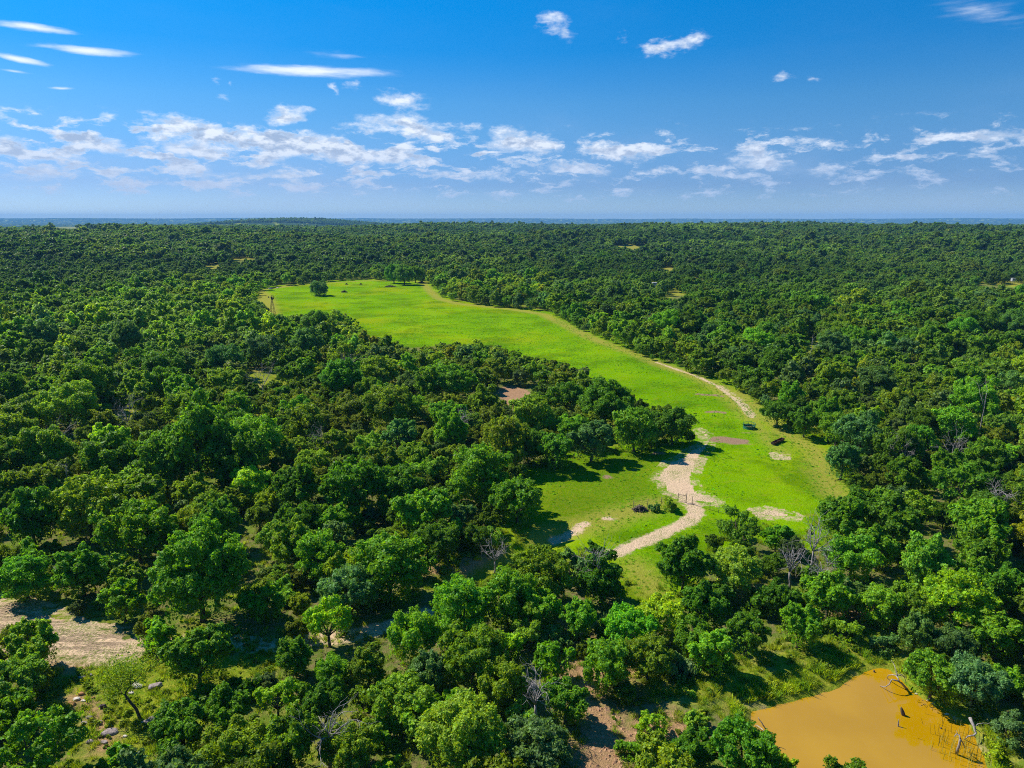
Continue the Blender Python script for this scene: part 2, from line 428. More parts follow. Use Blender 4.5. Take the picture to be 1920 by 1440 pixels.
def ground_material():
    m, t = new_mat('ground_cover')
    g = t.node('ShaderNodeNewGeometry').outputs['Position']
    A = lambda n: t.node('ShaderNodeAttribute', attribute_name=n).outputs['Fac']
    nb = t.noise(g, 0.035, 4, 0.55)
    nm = t.noise(g, 0.22, 5, 0.6)
    nf = t.noise(g, 1.3, 5, 0.65)
    nx = t.noise(g, 5.0, 4, 0.7)
    edge = t.math('MULTIPLY_ADD', t.math('SUBTRACT', nf, 0.5), 2.4, t.math('MULTIPLY', t.math('SUBTRACT', nm, 0.5), 2.6))
    def mask(name, soft=0.8, amp=1.0, off=0.0):
        v = t.math('MULTIPLY_ADD', edge, amp, A(name))
        return t.sstep(v, off - soft, off + soft)
    # forest floor: leaf litter, dull grass, soil
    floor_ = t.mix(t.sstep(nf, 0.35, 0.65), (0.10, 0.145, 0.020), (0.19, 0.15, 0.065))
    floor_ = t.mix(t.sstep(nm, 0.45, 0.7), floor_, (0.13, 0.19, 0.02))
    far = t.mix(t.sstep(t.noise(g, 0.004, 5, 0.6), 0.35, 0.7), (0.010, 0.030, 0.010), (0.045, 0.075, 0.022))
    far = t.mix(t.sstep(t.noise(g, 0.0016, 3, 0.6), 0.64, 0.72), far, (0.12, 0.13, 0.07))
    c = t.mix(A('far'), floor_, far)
    # olive grass of the clearings and banks
    og = t.mix(t.sstep(nf, 0.35, 0.7), (0.13, 0.20, 0.010), (0.28, 0.27, 0.03))
    og = t.mix(t.sstep(nm, 0.55, 0.75), og, (0.36, 0.28, 0.13))
    c = t.mix(mask('olive', 1.2), c, og)
    # meadow
    mg = t.mix(t.sstep(nb, 0.3, 0.7), (0.120, 0.260, 0.0006), (0.200, 0.355, 0.0006))
    mg = t.mix(t.math('MULTIPLY', t.sstep(nm, 0.5, 0.8), 0.6), mg, (0.072, 0.185, 0.001))
    mg = t.mix(t.math('MULTIPLY', t.sstep(nf, 0.55, 0.8), 0.45), mg, (0.245, 0.340, 0.002))
    mg = t.mix(t.math('MULTIPLY', t.sstep(t.noise(g, 2.6, 3, 0.7), 0.46, 0.72), 0.5), mg, (0.062, 0.165, 0.001))
    mg = t.mix(t.math('MULTIPLY', t.sstep(nx, 0.5, 0.75), 0.35), mg, (0.042, 0.115, 0.002))
    clump = t.noise(t.vmath('MULTIPLY', g, (0.12, 0.35, 1)), 1.0, 4, 0.65)
    mg = t.mix(t.math('MULTIPLY', t.sstep(clump, 0.55, 0.80), 0.35), mg, (0.05, 0.14, 0.003))
    mg = t.mix(t.math('MULTIPLY', t.sstep(t.noise(g, 0.018, 5, 0.65), 0.46, 0.64), 0.7), mg, (0.235, 0.275, 0.003))
    mg = t.mix(t.math('MULTIPLY', t.sstep(t.noise(t.vmath('ADD', g, (50, 9, 0)), 0.055, 6, 0.7), 0.47, 0.62), 0.65), mg, (0.060, 0.135, 0.002))
    mg = t.mix(t.math('MULTIPLY', t.sstep(t.noise(t.vmath('MULTIPLY', g, (0.5, 1.4, 1)), 0.5, 5, 0.75), 0.53, 0.68), 0.65), mg, (0.25, 0.26, 0.02))
    mg = t.mix(t.math('MULTIPLY', t.sstep(t.math('MULTIPLY_ADD', edge, 1.4, A('dull')), -3.0, 3.0), 0.7), mg,
               t.mix(t.sstep(nf, 0.35, 0.65), (0.075, 0.155, 0.002), (0.150, 0.180, 0.010)))
    c = t.mix(mask('meadow', 0.8), c, mg)
    dry = t.mix(nf, (0.22, 0.24, 0.010), (0.33, 0.27, 0.07))
    c = t.mix(t.math('MULTIPLY', t.sstep(t.math('MULTIPLY_ADD', edge, 1.3, A('dry')), -2.2, 2.8), 0.85), c, dry)
    soil = t.mix(nf, (0.27, 0.145, 0.07), (0.43, 0.27, 0.14))
    soil = t.mix(t.sstep(nx, 0.6, 0.72), soil, (0.16, 0.13, 0.05))
    c = t.mix(t.math('MULTIPLY', mask('soil', 0.9), 0.9), c, soil)
    vor = t.math('MULTIPLY', t.math('ABSOLUTE', t.math('SUBTRACT', t.noise(t.vmath('MULTIPLY', g, (0.22, 1.3, 1)), 1.0, 4, 0.7, 0.6), 0.5)), 1.6)
    sand = t.mix(nm, (0.52, 0.355, 0.22), (0.68, 0.50, 0.335))
    sand = t.mix(t.math('MULTIPLY', t.sstep(nf, 0.52, 0.72), 0.65), sand, (0.37, 0.235, 0.14))
    sand = t.mix(t.math('MULTIPLY', t.sstep(vor, 0.06, 0.01), t.math('MULTIPLY', A('rut'), 0.6)), sand, (0.33, 0.23, 0.15))
    sand = t.mix(t.math('MULTIPLY', t.sstep(t.math('ADD', nx, t.math('MULTIPLY', nm, 0.6)), 0.80, 0.92), 0.8), sand, (0.16, 0.20, 0.03))
    c = t.mix(mask('sand', 0.35, 0.95), c, sand)
    mud = t.mix(nf, (0.22, 0.12, 0.06), (0.44, 0.27, 0.16))
    c = t.mix(t.sstep(A('creek'), -0.3, 0.6), c, mud)
    c = t.mix(t.sstep(A('mulch'), -0.4, 0.4), c, t.mix(nx, (0.18, 0.11, 0.065), (0.36, 0.24, 0.15)))
    h = t.math('ADD', t.math('MULTIPLY', nf, 0.5), t.math('MULTIPLY', nx, 0.35))
    h = t.math('SUBTRACT', h, t.math('MULTIPLY', t.math('MULTIPLY', t.sstep(vor, 0.12, 0.0), A('rut')), 0.4))
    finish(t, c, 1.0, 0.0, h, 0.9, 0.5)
    return m


M_GROUND = ground_material()


def build_ground():
    ys = [-90.0]
    while ys[-1] < 30: ys.append(ys[-1] + 4.0)
    while ys[-1] < 420: ys.append(ys[-1] + max(0.22, 0.0040 * (ys[-1] + 10)))
    while ys[-1] < 18800: ys.append(ys[-1] * 1.0135)
    ys = np.array(ys)
    s = np.concatenate([np.linspace(-2.6, -0.9, 50, endpoint=False), np.linspace(-0.9, 0.9, 640), np.linspace(0.9, 2.6, 51)[1:]])
    Y, S = np.meshgrid(ys, s, indexing='ij')
    X = S * (np.maximum(Y, -60) + 90 * np.exp(-np.maximum(Y, 0) / 60) + 6)
    x = X.ravel(); y = Y.ravel()
    z = height(x, y)
    nr, nc = X.shape
    idx = np.arange(nr * nc).reshape(nr, nc)
    q = np.stack([idx[:-1, :-1], idx[:-1, 1:], idx[1:, 1:], idx[1:, :-1]], -1).reshape(-1, 4)
    d = np.hypot(x, y)
    at = {}
    near = (d < 1500)
    msd = sd(x, y, WP['meadow'], 20.0)
    at['meadow'] = np.maximum.reduce([msd + 5.0, sd(x, y, WP['fsm'], 12) - 0, sd(x, y, WP['field'], 12)])
    at['meadow'] = np.where(d > 2500, -9, at['meadow'])
    at['olive'] = np.maximum.reduce([sd(x, y, WP['low'], 12), sd(x, y, WP['bank'], 12), sd(x, y, WP['cbank'], 12) + 1,
                                     6 * (fbm(x, y, 30, 61) - 0.62) / 0.12])
    gu, gv, _d = proj(x, y, z)
    gl = np.full(x.shape, -12.0)
    for u_, v_, a_, b_ in GLADES: gl = np.where((y > 100) & (((gu - u_) / (a_ * 1.3)) ** 2 + ((gv - v_) / (b_ * 1.8 + 2)) ** 2 < 1), 5.0, gl)
    # dry verges and tracks
    def line(pts, w):
        P = wpoly(pts)
        lo = P.min(0) - 20; hi = P.max(0) + 20
        out = np.full(x.shape, -12.0)
        m = (x > lo[0]) & (x < hi[0]) & (y > lo[1]) & (y < hi[1])
        out[m] = w - segdist(x[m], y[m], P, False)
        return np.maximum(out, -12)
    T1 = [(790, 527), (806, 545), (822, 560), (860, 570), (960, 580), (1020, 590), (1060, 610), (1110, 635), (1180, 660), (1240, 684),
          (1300, 704), (1345, 724), (1385, 754), (1412, 784)]
    edge_w = wpoly([(1412, 784), (1440, 790), (1475, 812), (1535, 850), (1545, 890), (1570, 925)])
    at['dry'] = np.maximum.reduce([line(T1, 3.2), line([(1385, 735), (1430, 775), (1475, 815), (1530, 845), (1540, 880), (1560, 915), (1585, 940)], 2.6),
                                   line([(1400, 770), (1425, 800), (1440, 830), (1470, 850)], 1.4),
                                   line([(485, 546), (498, 562), (506, 590)], 5.0), line([(484, 545), (560, 534), (700, 526), (800, 528)], 4.0),
                                   line([(1010, 1000), (1100, 985), (1180, 960), (1240, 945)], 3.0), sd(x, y, WP['fsm'], 12) + 1,
                                   sd(x, y, WP['field'], 12) - 2, line([(1190, 1060), (1230, 1110)], 2.0), gl])
    ruts = np.maximum(line([(1232, 680), (1300, 703), (1345, 723), (1385, 753), (1410, 782)], 0.9), line([(1345, 718), (1390, 748), (1416, 778)], 0.4))
    at['sand'] = np.maximum.reduce([sd(x, y, WP['sand'], 12) - 0.1, sd(x, y, WP['dirt'], 12), ruts - 0.2,
                                    line([(1145, 1040), (1190, 1022), (1240, 1000), (1285, 980), (1306, 962), (1302, 947), (1285, 938)], 1.25),
                                    line([(240, 1208), (330, 1206), (430, 1206), (500, 1211), (530, 1210), (600, 1200), (680, 1189), (740, 1170), (800, 1151)], 1.3),
                                    sd(x, y, wpoly([(1412, 956), (1440, 952), (1496, 965), (1492, 973), (1430, 969)]), 12),
                                    sd(x, y, wpoly([(1451, 851), (1473, 851), (1475, 859), (1452, 859)]), 12),
                                    sd(x, y, wpoly([(1286, 781), (1302, 786), (1310, 796), (1296, 793)]), 12) - 0.3,
                                    line([(1040, 1000), (1085, 990), (1100, 982)], 0.9), line([(1135, 972), (1148, 973)], 0.6)])
    at['soil'] = np.maximum.reduce([sd(x, y, WP['slope'], 12), line([(1080, 1180), (1090, 1230), (1100, 1280)], 2.0),
                                    line([(1180, 1190), (1182, 1260)], 1.2), line([(1600, 1140), (1640, 1155)], 3.5),
                                    line([(780, 1070), (850, 1062), (930, 1030)], 1.2), line([(60, 1245), (150, 1252)], .8),
                                    line([(140, 1305), (190, 1345), (200, 1400)], 1.0), line([(1225, 1345), (1265, 1380)], 2.0)])
    E = lambda u, v, a: line([(u - a, v), (u + a, v)], 1.0)
    at['mulch'] = np.maximum.reduce([line([(1350, 825), (1386, 828)], 2.0), line([(1328, 772), (1355, 773)], 0.9), line([(1308, 739), (1350, 742)], 0.8),
                                     line([(1230, 851), (1240, 851)], 0.7), line([(1182, 881), (1190, 882)], 0.6), line([(1135, 893), (1142, 896)], 0.6),
                                     line([(1400, 812), (1410, 812)], 0.5)]) + (fbm(x, y, 1.6, 71) - 0.5) * 2
    at['dull'] = sd(x, y, wpoly([(1000, 900), (1080, 866), (1180, 852), (1260, 845), (1300, 838), (1250, 870), (1235, 905), (1235, 925), (1180, 950), (1100, 980), (1010, 1000)]), 12)
    at['creek'] = sd(x, y, WP['creek'], 8) + 0.5
    at['rut'] = ss(sd(x, y, WP['dirt'], 12), -1, 2)
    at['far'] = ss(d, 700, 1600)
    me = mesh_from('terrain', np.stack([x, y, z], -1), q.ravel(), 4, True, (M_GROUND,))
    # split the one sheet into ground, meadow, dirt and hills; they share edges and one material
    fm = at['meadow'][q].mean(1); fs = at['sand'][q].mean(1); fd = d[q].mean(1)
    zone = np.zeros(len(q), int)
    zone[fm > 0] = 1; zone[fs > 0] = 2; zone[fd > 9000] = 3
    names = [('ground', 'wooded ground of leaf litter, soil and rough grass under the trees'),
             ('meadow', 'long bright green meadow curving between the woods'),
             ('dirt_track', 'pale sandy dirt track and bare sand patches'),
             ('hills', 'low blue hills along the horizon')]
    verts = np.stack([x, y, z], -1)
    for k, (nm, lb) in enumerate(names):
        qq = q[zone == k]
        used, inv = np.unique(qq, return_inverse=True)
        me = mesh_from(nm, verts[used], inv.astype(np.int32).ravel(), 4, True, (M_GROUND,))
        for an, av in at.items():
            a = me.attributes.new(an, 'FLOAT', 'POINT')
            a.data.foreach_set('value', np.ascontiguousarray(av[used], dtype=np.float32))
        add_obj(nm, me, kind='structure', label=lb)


build_ground()

# ---- water
m, t = new_mat('muddy_water')
g = t.node('ShaderNodeNewGeometry').outputs['Position']
c = t.mix(t.sstep(t.noise(g, 0.12, 4, 0.5), 0.3, 0.7), (0.36, 0.192, 0.001), (0.42, 0.232, 0.006))
finish(t, c, 0.04, 0.9, t.noise(t.vmath('MULTIPLY', g, (1, 2.2, 1)), 1.6, 3, 0.6), 0.08, 0.05)
M_WATER = m
m, t = new_mat('creek_water')
finish(t, (0.05, 0.06, 0.07), 0.05, 0.6)
M_CREEK = m


def sheet(name, poly, z, mat, grow=0.0, **kw):
    c0 = poly.mean(0)
    p = poly + (poly - c0) / np.linalg.norm(poly - c0, axis=1)[:, None] * grow
    me = bpy.data.meshes.new(name)
    me.from_pydata([(a, b, z) for a, b in p], [], [tuple(range(len(p)))])
    me.materials.append(mat); me.update()
    return add_obj(name, me, **kw)


sheet('water', WP['pond'], -0.35, M_WATER, 1.8, kind='structure', label='still muddy orange-brown water of the small pond')
sheet('creek', wpoly([(969, 750), (973, 747), (979, 747.5), (983, 750), (984, 755), (979, 758), (973, 757), (970, 754)]), -0.33 + 0.0, M_CREEK, 0.0, kind='structure', label='narrow creek water beside a red sand bar')


# ------------------------------------------------------------------ plant materials
def leaf_material(name, instanced):
    m, t = new_mat(name)
    if instanced:
        col = t.node('ShaderNodeAttribute', attribute_name='tint', attribute_type='INSTANCER').outputs['Color']
    else:
        col = t.node('ShaderNodeObjectInfo').outputs['Color']
    geo = t.node('ShaderNodeNewGeometry')
    isl = geo.outputs['Random Per Island']
    nz = t.noise(geo.outputs['Position'], 0.55, 3, 0.6)
    c = t.mix(t.sstep(nz, 0.35, 0.7), col, t.mix(0.5, col, (1.5, 1.35, 0.7), 'MULTIPLY'))
    hsv = t.node('ShaderNodeHueSaturation', {'Hue': t.lin(isl, 0, 1, 0.478, 0.518), 'Saturation': t.lin(isl, 0, 1, 1.08, 0.9),
                                            'Value': t.lin(t.math('FRACT', t.math('MULTIPLY', isl, 17.3)), 0, 1, 0.55, 1.5), 'Color': c})
    c = hsv.outputs[0]
    p = t.node('ShaderNodeBsdfPrincipled', {'Base Color': c, 'Roughness': 0.5, 'Specular IOR Level': 0.14})
    tr = t.node('ShaderNodeBsdfTranslucent', {0: t.mix(1.0, c, (1.5, 1.5, 0.5), 'MULTIPLY')})
    mx = t.node('ShaderNodeMixShader', {0: 0.44, 1: p.outputs[0], 2: tr.outputs[0]})
    o = t.node('ShaderNodeOutputMaterial'); t.l.new(mx.outputs[0], o.inputs[0])
    return m


M_LEAF = leaf_material('leaves', False)
M_LEAFI = leaf_material('leaves_woodland', True)


def bark(name, a, b):
    m, t = new_mat(name)
    g = t.node('ShaderNodeTexCoord').outputs['Object']
    n = t.noise(t.vmath('MULTIPLY', g, (6, 6, 1.5)), 2.0, 5, 0.7)
    finish(t, t.mix(t.sstep(n, 0.3, 0.7), a, b), 0.9, 0.15, n, 0.6, 0.05)
    return m


M_BARK = bark('bark', (0.045, 0.032, 0.024), (0.15, 0.12, 0.095))
M_DEAD = bark('weathered_wood', (0.15, 0.13, 0.12), (0.44, 0.39, 0.36))


# ------------------------------------------------------------------ plant shapes
def leaves(P, N, size, r):
    """four-cornered leaf sprays at P, facing about N"""
    n = len(P)
    a = r.normal(size=(n, 3)); a -= (a * N).sum(1)[:, None] * N
    a /= np.linalg.norm(a, axis=1)[:, None] + 1e-9
    b = np.cross(N, a)
    s = size * r.uniform(0.55, 1.45, (n, 1))
    asp = r.uniform(0.45, 1.0, (n, 1))
    bend = N * s * r.uniform(-0.35, 0.35, (n, 1))
    v = np.stack([P - a * s, P + b * s * asp * r.uniform(.6, 1.2, (n, 1)) + bend, P + a * s * r.uniform(.6, 1.1, (n, 1)), P - b * s * asp * r.uniform(.6, 1.2, (n, 1)) + bend * 0.5], 1)
    return v.reshape(-1, 3)


def tube(verts, faces, pts, rad, sides=6):
    pts = [np.array(p, float) for p in pts]
    base = len(verts)
    for i, p in enumerate(pts):
        d = pts[min(i + 1, len(pts) - 1)] - pts[max(i - 1, 0)]
        d = d / (np.linalg.norm(d) + 1e-9)
        u = np.cross(d, (0.3, 0.9, 0.1)); u /= np.linalg.norm(u) + 1e-9
        w = np.cross(d, u)
        for k in range(sides):
            a = 2 * math.pi * k / sides
            verts.append(tuple(p + (u * math.cos(a) + w * math.sin(a)) * rad[i]))
    for i in range(len(pts) - 1):
        for k in range(sides):
            k2 = (k + 1) % sides
            faces.append((base + i * sides + k, base + i * sides + k2, base + (i + 1) * sides + k2, base + (i + 1) * sides + k))
    faces.append(tuple(base + k for k in range(sides))[::-1])
    faces.append(tuple(base + (len(pts) - 1) * sides + k for k in range(sides)))


def lobes_for(r, flat=0.72, n=17, open_=0.0):
    L = []
    for _ in range(400):
        if len(L) >= n: break
        u = r.normal(size=3); u /= np.linalg.norm(u)
        if u[2] < -0.55: continue
        rad = r.uniform(0.17, 0.40) * (1 - open_ * 0.25)
        k = r.uniform(0.35, 1.12) ** 0.5
        c = u * np.array([1, 1, flat]) * (1.02 - rad * 0.85) * k
        c[2] += 0.04
        if all(np.linalg.norm(c - q[0]) > (0.50 + 0.25 * open_) * (rad + q[1]) for q in L):
            L.append((c, rad))
    return L


def tree_shape(seed, nleaf, lsize, n=17, flat=0.74, open_=0.0, zc=1.05, skirt=0.25):
    """unit tree (crown radius about 1, crown centre zc above the foot): leaf verts and wood verts/faces"""
    r = np.random.default_rng(seed)
    L = lobes_for(r, flat, n, open_)
    lean = r.normal(size=2) * 0.10
    L = [(c + np.array([lean[0] * c[2], lean[1] * c[2], 0.10 * r.normal() * (c[2] > 0.1)]), q) for c, q in L]
    sx, sy = r.uniform(0.80, 1.16, 2)
    tot = sum(q[1] ** 2 for q in L)
    PP = []; NN = []
    for c, rad in L:
        k = int(nleaf * rad * rad / tot * 1.35)
        u = r.normal(size=(k, 3)); u /= np.linalg.norm(u, axis=1)[:, None]
        u[:, 2] = np.where((u[:, 2] < -0.15) & (r.random(k) < 0.55), -u[:, 2], u[:, 2])
        # bumpy sub-clumps so that a lobe is not a ball
        nd = r.normal(size=(15, 3)); nd /= np.linalg.norm(nd, axis=1)[:, None]
        bump = np.exp((u @ nd.T - 1) * 15).max(1)
        rr = rad * (0.58 + 0.62 * bump + r.normal(size=k) * 0.09) * (1 - 0.35 * (r.random(k) < 0.22) * r.random(k))
        p = c + u * rr[:, None]
        p[:, 2] = np.where(u[:, 2] < 0, c[2] + (p[:, 2] - c[2]) * 0.75, p[:, 2])
        nn = u * 0.75 + r.normal(size=(k, 3)) * 0.55 + np.array([0, 0, 0.18])
        nn /= np.linalg.norm(nn, axis=1)[:, None]
        PP.append(p); NN.append(nn)
    P = np.concatenate(PP); N = np.concatenate(NN)
    inside = np.zeros(len(P), bool)
    for c, rad in L:
        inside |= np.linalg.norm(P - c, axis=1) < rad * 0.62
    keep = ~inside | (r.random(len(P)) < 0.08)
    P = P[keep]; N = N[keep]
    # drooping skirt and stray sprays
    k = int(nleaf * skirt * 0.35)
    a = r.uniform(0, 2 * math.pi, k)
    q = np.stack([np.cos(a) * r.uniform(0.55, 0.92, k), np.sin(a) * r.uniform(0.55, 0.92, k), -r.uniform(0.05, 0.8, k) ** 1.2], -1)
    q[:, :2] *= (0.75 + 0.25 * np.sin(a * 5 + seed))[:, None]
    P = np.concatenate([P, q]); nq = q * np.array([1, 1, 0.3]) + r.normal(size=(k, 3)) * 0.35
    N = np.concatenate([N, nq / np.linalg.norm(nq, axis=1)[:, None]])
    P = P * np.array([sx, sy, 1]) + np.array([0, 0, zc])
    V = leaves(P, N, lsize, r)
    wv, wf = [], []
    fork = np.array([r.uniform(-.06, .06), r.uniform(-.06, .06), zc * 0.42])
    tube(wv, wf, [(0, 0, -0.12), (0.01, 0, 0.03), fork * 0.55, fork], [0.085, 0.065, 0.052, 0.046], 7)
    for c, rad in sorted(L, key=lambda q: -q[1])[:9]:
        e = c * np.array([sx, sy, 1]) * 0.93 + np.array([0, 0, zc])
        mid = fork * 0.5 + e * 0.5 + np.array([r.uniform(-.08, .08), r.uniform(-.08, .08), -0.06])
        tube(wv, wf, [fork - np.array([0, 0, .03]), mid * 0.6 + fork * 0.4, mid, e], [0.034, 0.026, 0.019, 0.007], 5)
    return V, wv, wf


def leaf_mesh(name, V, mat):
    return mesh_from(name, V, np.arange(len(V)), 4, False, (mat,))


def wood_mesh(name, v, f, mat=None):
    me = bpy.data.meshes.new(name)
    me.from_pydata(v, [], f)
    me.materials.append(mat or M_BARK)
    for p in me.polygons: p.use_smooth = True
    me.update()
    return me


PROTO = {'small': [], 'medium': [], 'large': [], 'light': []}
for i in range(4):
    V, a, b = tree_shape(100 + i, 5200, 0.072, n=9, flat=0.85)
    PROTO['small'].append((leaf_mesh('crown', V, M_LEAF), wood_mesh('trunk', a, b)))
for i in range(9):
    V, a, b = tree_shape(200 + i, 13500, 0.044, n=16 + i % 4 * 4, flat=(0.62, 0.78, 0.95, 0.70, 0.86, 0.58, 1.02, .8, .66)[i], open_=(0, .3, 0, .5, .1, .2, 0, .6, .35)[i], skirt=(.25, .1, .4, .15, .3, .2, .5, .1, .2)[i])
    PROTO['medium'].append((leaf_mesh('crown', V, M_LEAF), wood_mesh('trunk', a, b)))
for i in range(4):
    V, a, b = tree_shape(300 + i, 30000, 0.031, n=30, flat=0.72)
    PROTO['large'].append((leaf_mesh('crown', V, M_LEAF), wood_mesh('trunk', a, b)))
for i in range(4):
    V, a, b = tree_shape(400 + i, 6500, 0.042, n=15, flat=0.7, open_=0.9, skirt=0.1)
    PROTO['light'].append((leaf_mesh('crown', V, M_LEAF), wood_mesh('trunk', a, b)))

TONES = {'D': (0.104, 0.236, 0.012), 'M': (0.148, 0.325, 0.012), 'Y': (0.270, 0.430, 0.008), 'L': (0.185, 0.340, 0.032),
         'G': (0.122, 0.245, 0.064), 'O': (0.180, 0.295, 0.015)}
TONEW = {'D': 'dark green', 'M': 'mid green', 'Y': 'yellow-green', 'L': 'light green', 'G': 'grey-green', 'O': 'olive green'}
# prominent trees read off the photograph: crown centre x, y, crown width (photo pixels), tone, form
MANUAL = [(57, 1205, 112, 'O', 'm'), (287, 1183, 76, 'M', 's'), (370, 1232, 122, 'D', 'm'),
          (22, 1280, 105, 'L', 'm'), (72, 1392, 175, 'M', 'l'), (215, 1408, 58, 'M', 's'), (337, 1367, 125, 'D', 'm'),
          (425, 1340, 100, 'D', 'm'), (440, 1405, 130, 'O', 'm'), (464, 1278, 64, 'D', 's'), (230, 1127, 82, 'M', 's'),
          (372, 1078, 185, 'D', 'L'), (494, 1128, 84, 'M', 's'), (655, 1102, 110, 'G', 'm'), (728, 1062, 135, 'M', 'm'),
          (615, 1167, 100, 'Y', 'l'), (553, 1230, 84, 'D', 'm'), (622, 1252, 74, 'M', 'm'), (690, 1245, 88, 'O', 'm'),
          (775, 1195, 100, 'M', 'm'), (866, 1142, 118, 'M', 'm'), (952, 1128, 105, 'M', 'm'), (885, 1228, 115, 'O', 'm'),
          (800, 1255, 95, 'G', 'm'), (517, 1308, 94, 'Y', 'l'), (608, 1322, 100, 'D', 'm'), (540, 1395, 135, 'O', 'm'),
          (755, 1308, 110, 'O', 'm'), (724, 1362, 76, 'M', 's'), (868, 1365, 165, 'O', 'L'), (655, 1395, 105, 'O', 'm'),
          (722, 1432, 60, 'Y', 's'), (940, 1285, 95, 'O', 'm'), (1005, 1140, 94, 'M', 'm'), (1012, 1084, 112, 'O', 'm'),
          (1130, 1082, 108, 'D', 'm'), (1086, 1162, 84, 'M', 'm'), (1040, 1240, 82, 'M', 's'), (1136, 1250, 92, 'M', 'm'),
          (1216, 1235, 90, 'O', 'm'), (1180, 1178, 92, 'M', 'm'), (1240, 1150, 90, 'Y', 'm'), (1295, 1195, 88, 'M', 'm'),
          (1325, 1135, 110, 'D', 'm'), (1335, 1232, 88, 'M', 'm'), (1400, 1190, 92, 'D', 'm'), (1060, 1308, 96, 'M', 'm'),
          (980, 1322, 76, 'L', 's'), (1005, 1395, 120, 'G', 'm'), (1222, 1345, 70, 'Y', 'l'), (1178, 1394, 54, 'M', 's'),
          (1308, 1350, 48, 'L', 's'), (1300, 1402, 105, 'D', 'm'), (1392, 1414, 112, 'D', 'm'), (1500, 1178, 92, 'M', 'm'),
          (1555, 1120, 100, 'M', 'm'), (1650, 1140, 84, 'M', 'm'), (1470, 1120, 95, 'D', 'm'), (1720, 1150, 78, 'D', 'm'), (1795, 1128, 120, 'Y', 'm'),
          (1657, 1202, 50, 'G', 's'), (1714, 1195, 76, 'G', 'm'), (1788, 1212, 78, 'G', 'm'), (1750, 1262, 96, 'M', 'm'),
          (1828, 1284, 96, 'G', 'm'), (1872, 1190, 100, 'M', 'm'), (1890, 1270, 80, 'M', 'm'), (1898, 1352, 88, 'G', 'l'),
          (1866, 1395, 50, 'Y', 's'), (1592, 1436, 92, 'D', 'm'), (1470, 1428, 62, 'Y', 's'),
          (210, 825, 96, 'Y', 'm'), (252, 848, 84, 'M', 'm'), (372, 840, 150, 'D', 'L'), (440, 872, 110, 'D', 'm'), (310, 870, 100, 'D', 'm'),
          (255, 995, 125, 'M', 'm'), (58, 975, 110, 'D', 'm'), (165, 950, 120, 'O', 'm'), (270, 930, 125, 'O', 'm'), (400, 978, 110, 'D', 'm'),
          (150, 1065, 115, 'D', 'm'), (45, 1080, 92, 'M', 'm'), (467, 908, 78, 'Y', 'm'), (186, 905, 60, 'G', 's'), (80, 900, 95, 'O', 'm'),
          (555, 915, 105, 'D', 'm'), (660, 915, 110, 'D', 'm'), (740, 905, 100, 'D', 'm'), (622, 972, 84, 'M', 'm'), (790, 962, 112, 'M', 'm'),
          (902, 895, 110, 'M', 'm'), (820, 1010, 90, 'D', 'm'), (600, 1045, 92, 'M', 'm'), (512, 1012, 70, 'L', 'l'), (925, 1000, 52, 'L', 'l'),
          (970, 935, 92, 'D', 'm'), (545, 1105, 60, 'L', 's'), (1040, 838, 84, 'D', 'm'), (1110, 820, 90, 'G', 'm'), (1190, 808, 80, 'M', 'm'), (1262, 795, 78, 'D', 'm'),
          (1283, 1062, 108, 'D', 'm'), (1378, 1062, 98, 'L', 'm'), (1388, 995, 84, 'L', 'l'), (1456, 1000, 60, 'M', 's'),
          (1580, 968, 110, 'M', 'm'), (1680, 972, 112, 'D', 'm'), (1600, 1042, 100, 'M', 'm'), (1738, 1058, 105, 'L', 'm'),
          (1840, 985, 120, 'M', 'm'), (1570, 800, 70, 'M', 'm'), (1625, 790, 68, 'Y', 'm'), (1580, 862, 74, 'G', 'm'),
          (1460, 770, 60, 'D', 'm'), (1510, 790, 60, 'D', 'm'), (1405, 722, 34, 'L', 'l'), (1700, 900, 84, 'D', 'm'), (1780, 880, 80, 'M', 'm'),
          (1850, 860, 76, 'D', 'm'), (598, 536, 36, 'G', 'm'), (738, 512, 36, 'D', 'm'), (758, 513, 40, 'D', 'm'), (779, 514, 30, 'D', 'm'), (1905, 1090, 90, 'D', 'm'), (1830, 1075, 90, 'M', 'm'),
          (1120, 1020, 34, 'D', 's'), (1252, 938, 34, 'O', 's'), (1228, 946, 24, 'G', 's')]


def place_px(u, v, w):
    r = 3.0
    for _ in range(12):
        x, y = gp(u, v, 1.05 * r)
        dep = proj(x, y, 1.05 * r)[2]
        r = 0.5 * w * dep / FPX
    return float(x), float(y), r


TX, TY, TR, TT, TF, TM = [], [], [], [], [], []
for u, v, w, tone, form in MANUAL:
    x, y, r = place_px(u, v, w)
    TX.append(x); TY.append(y); TR.append(r); TT.append(TONES[tone]); TF.append(form); TM.append(tone)
nman = len(TX)


def crown_clear(x, y, r, z=0.0, polys=CLEAR, shrink=0.9):
    """True where the crown would cover one of the open places"""
    bad = np.zeros(len(x), bool)
    rs = r * shrink
    for dx, dz in ((0, 1.05 + .7), (-1, 1.05), (1, 1.05), (-.72, 1.6), (.72, 1.6), (0, .4), (-.7, .45), (.7, .45), (0, 1.05)):
        u, v, _ = proj(x + dx * rs, y, z + dz * rs)
        for p in polys: bad |= inpoly(u, v, p)
    # and never standing on open ground
    bad |= inpoly(*proj(x, y, z + 0 * x)[:2], MEADOW)
    return bad


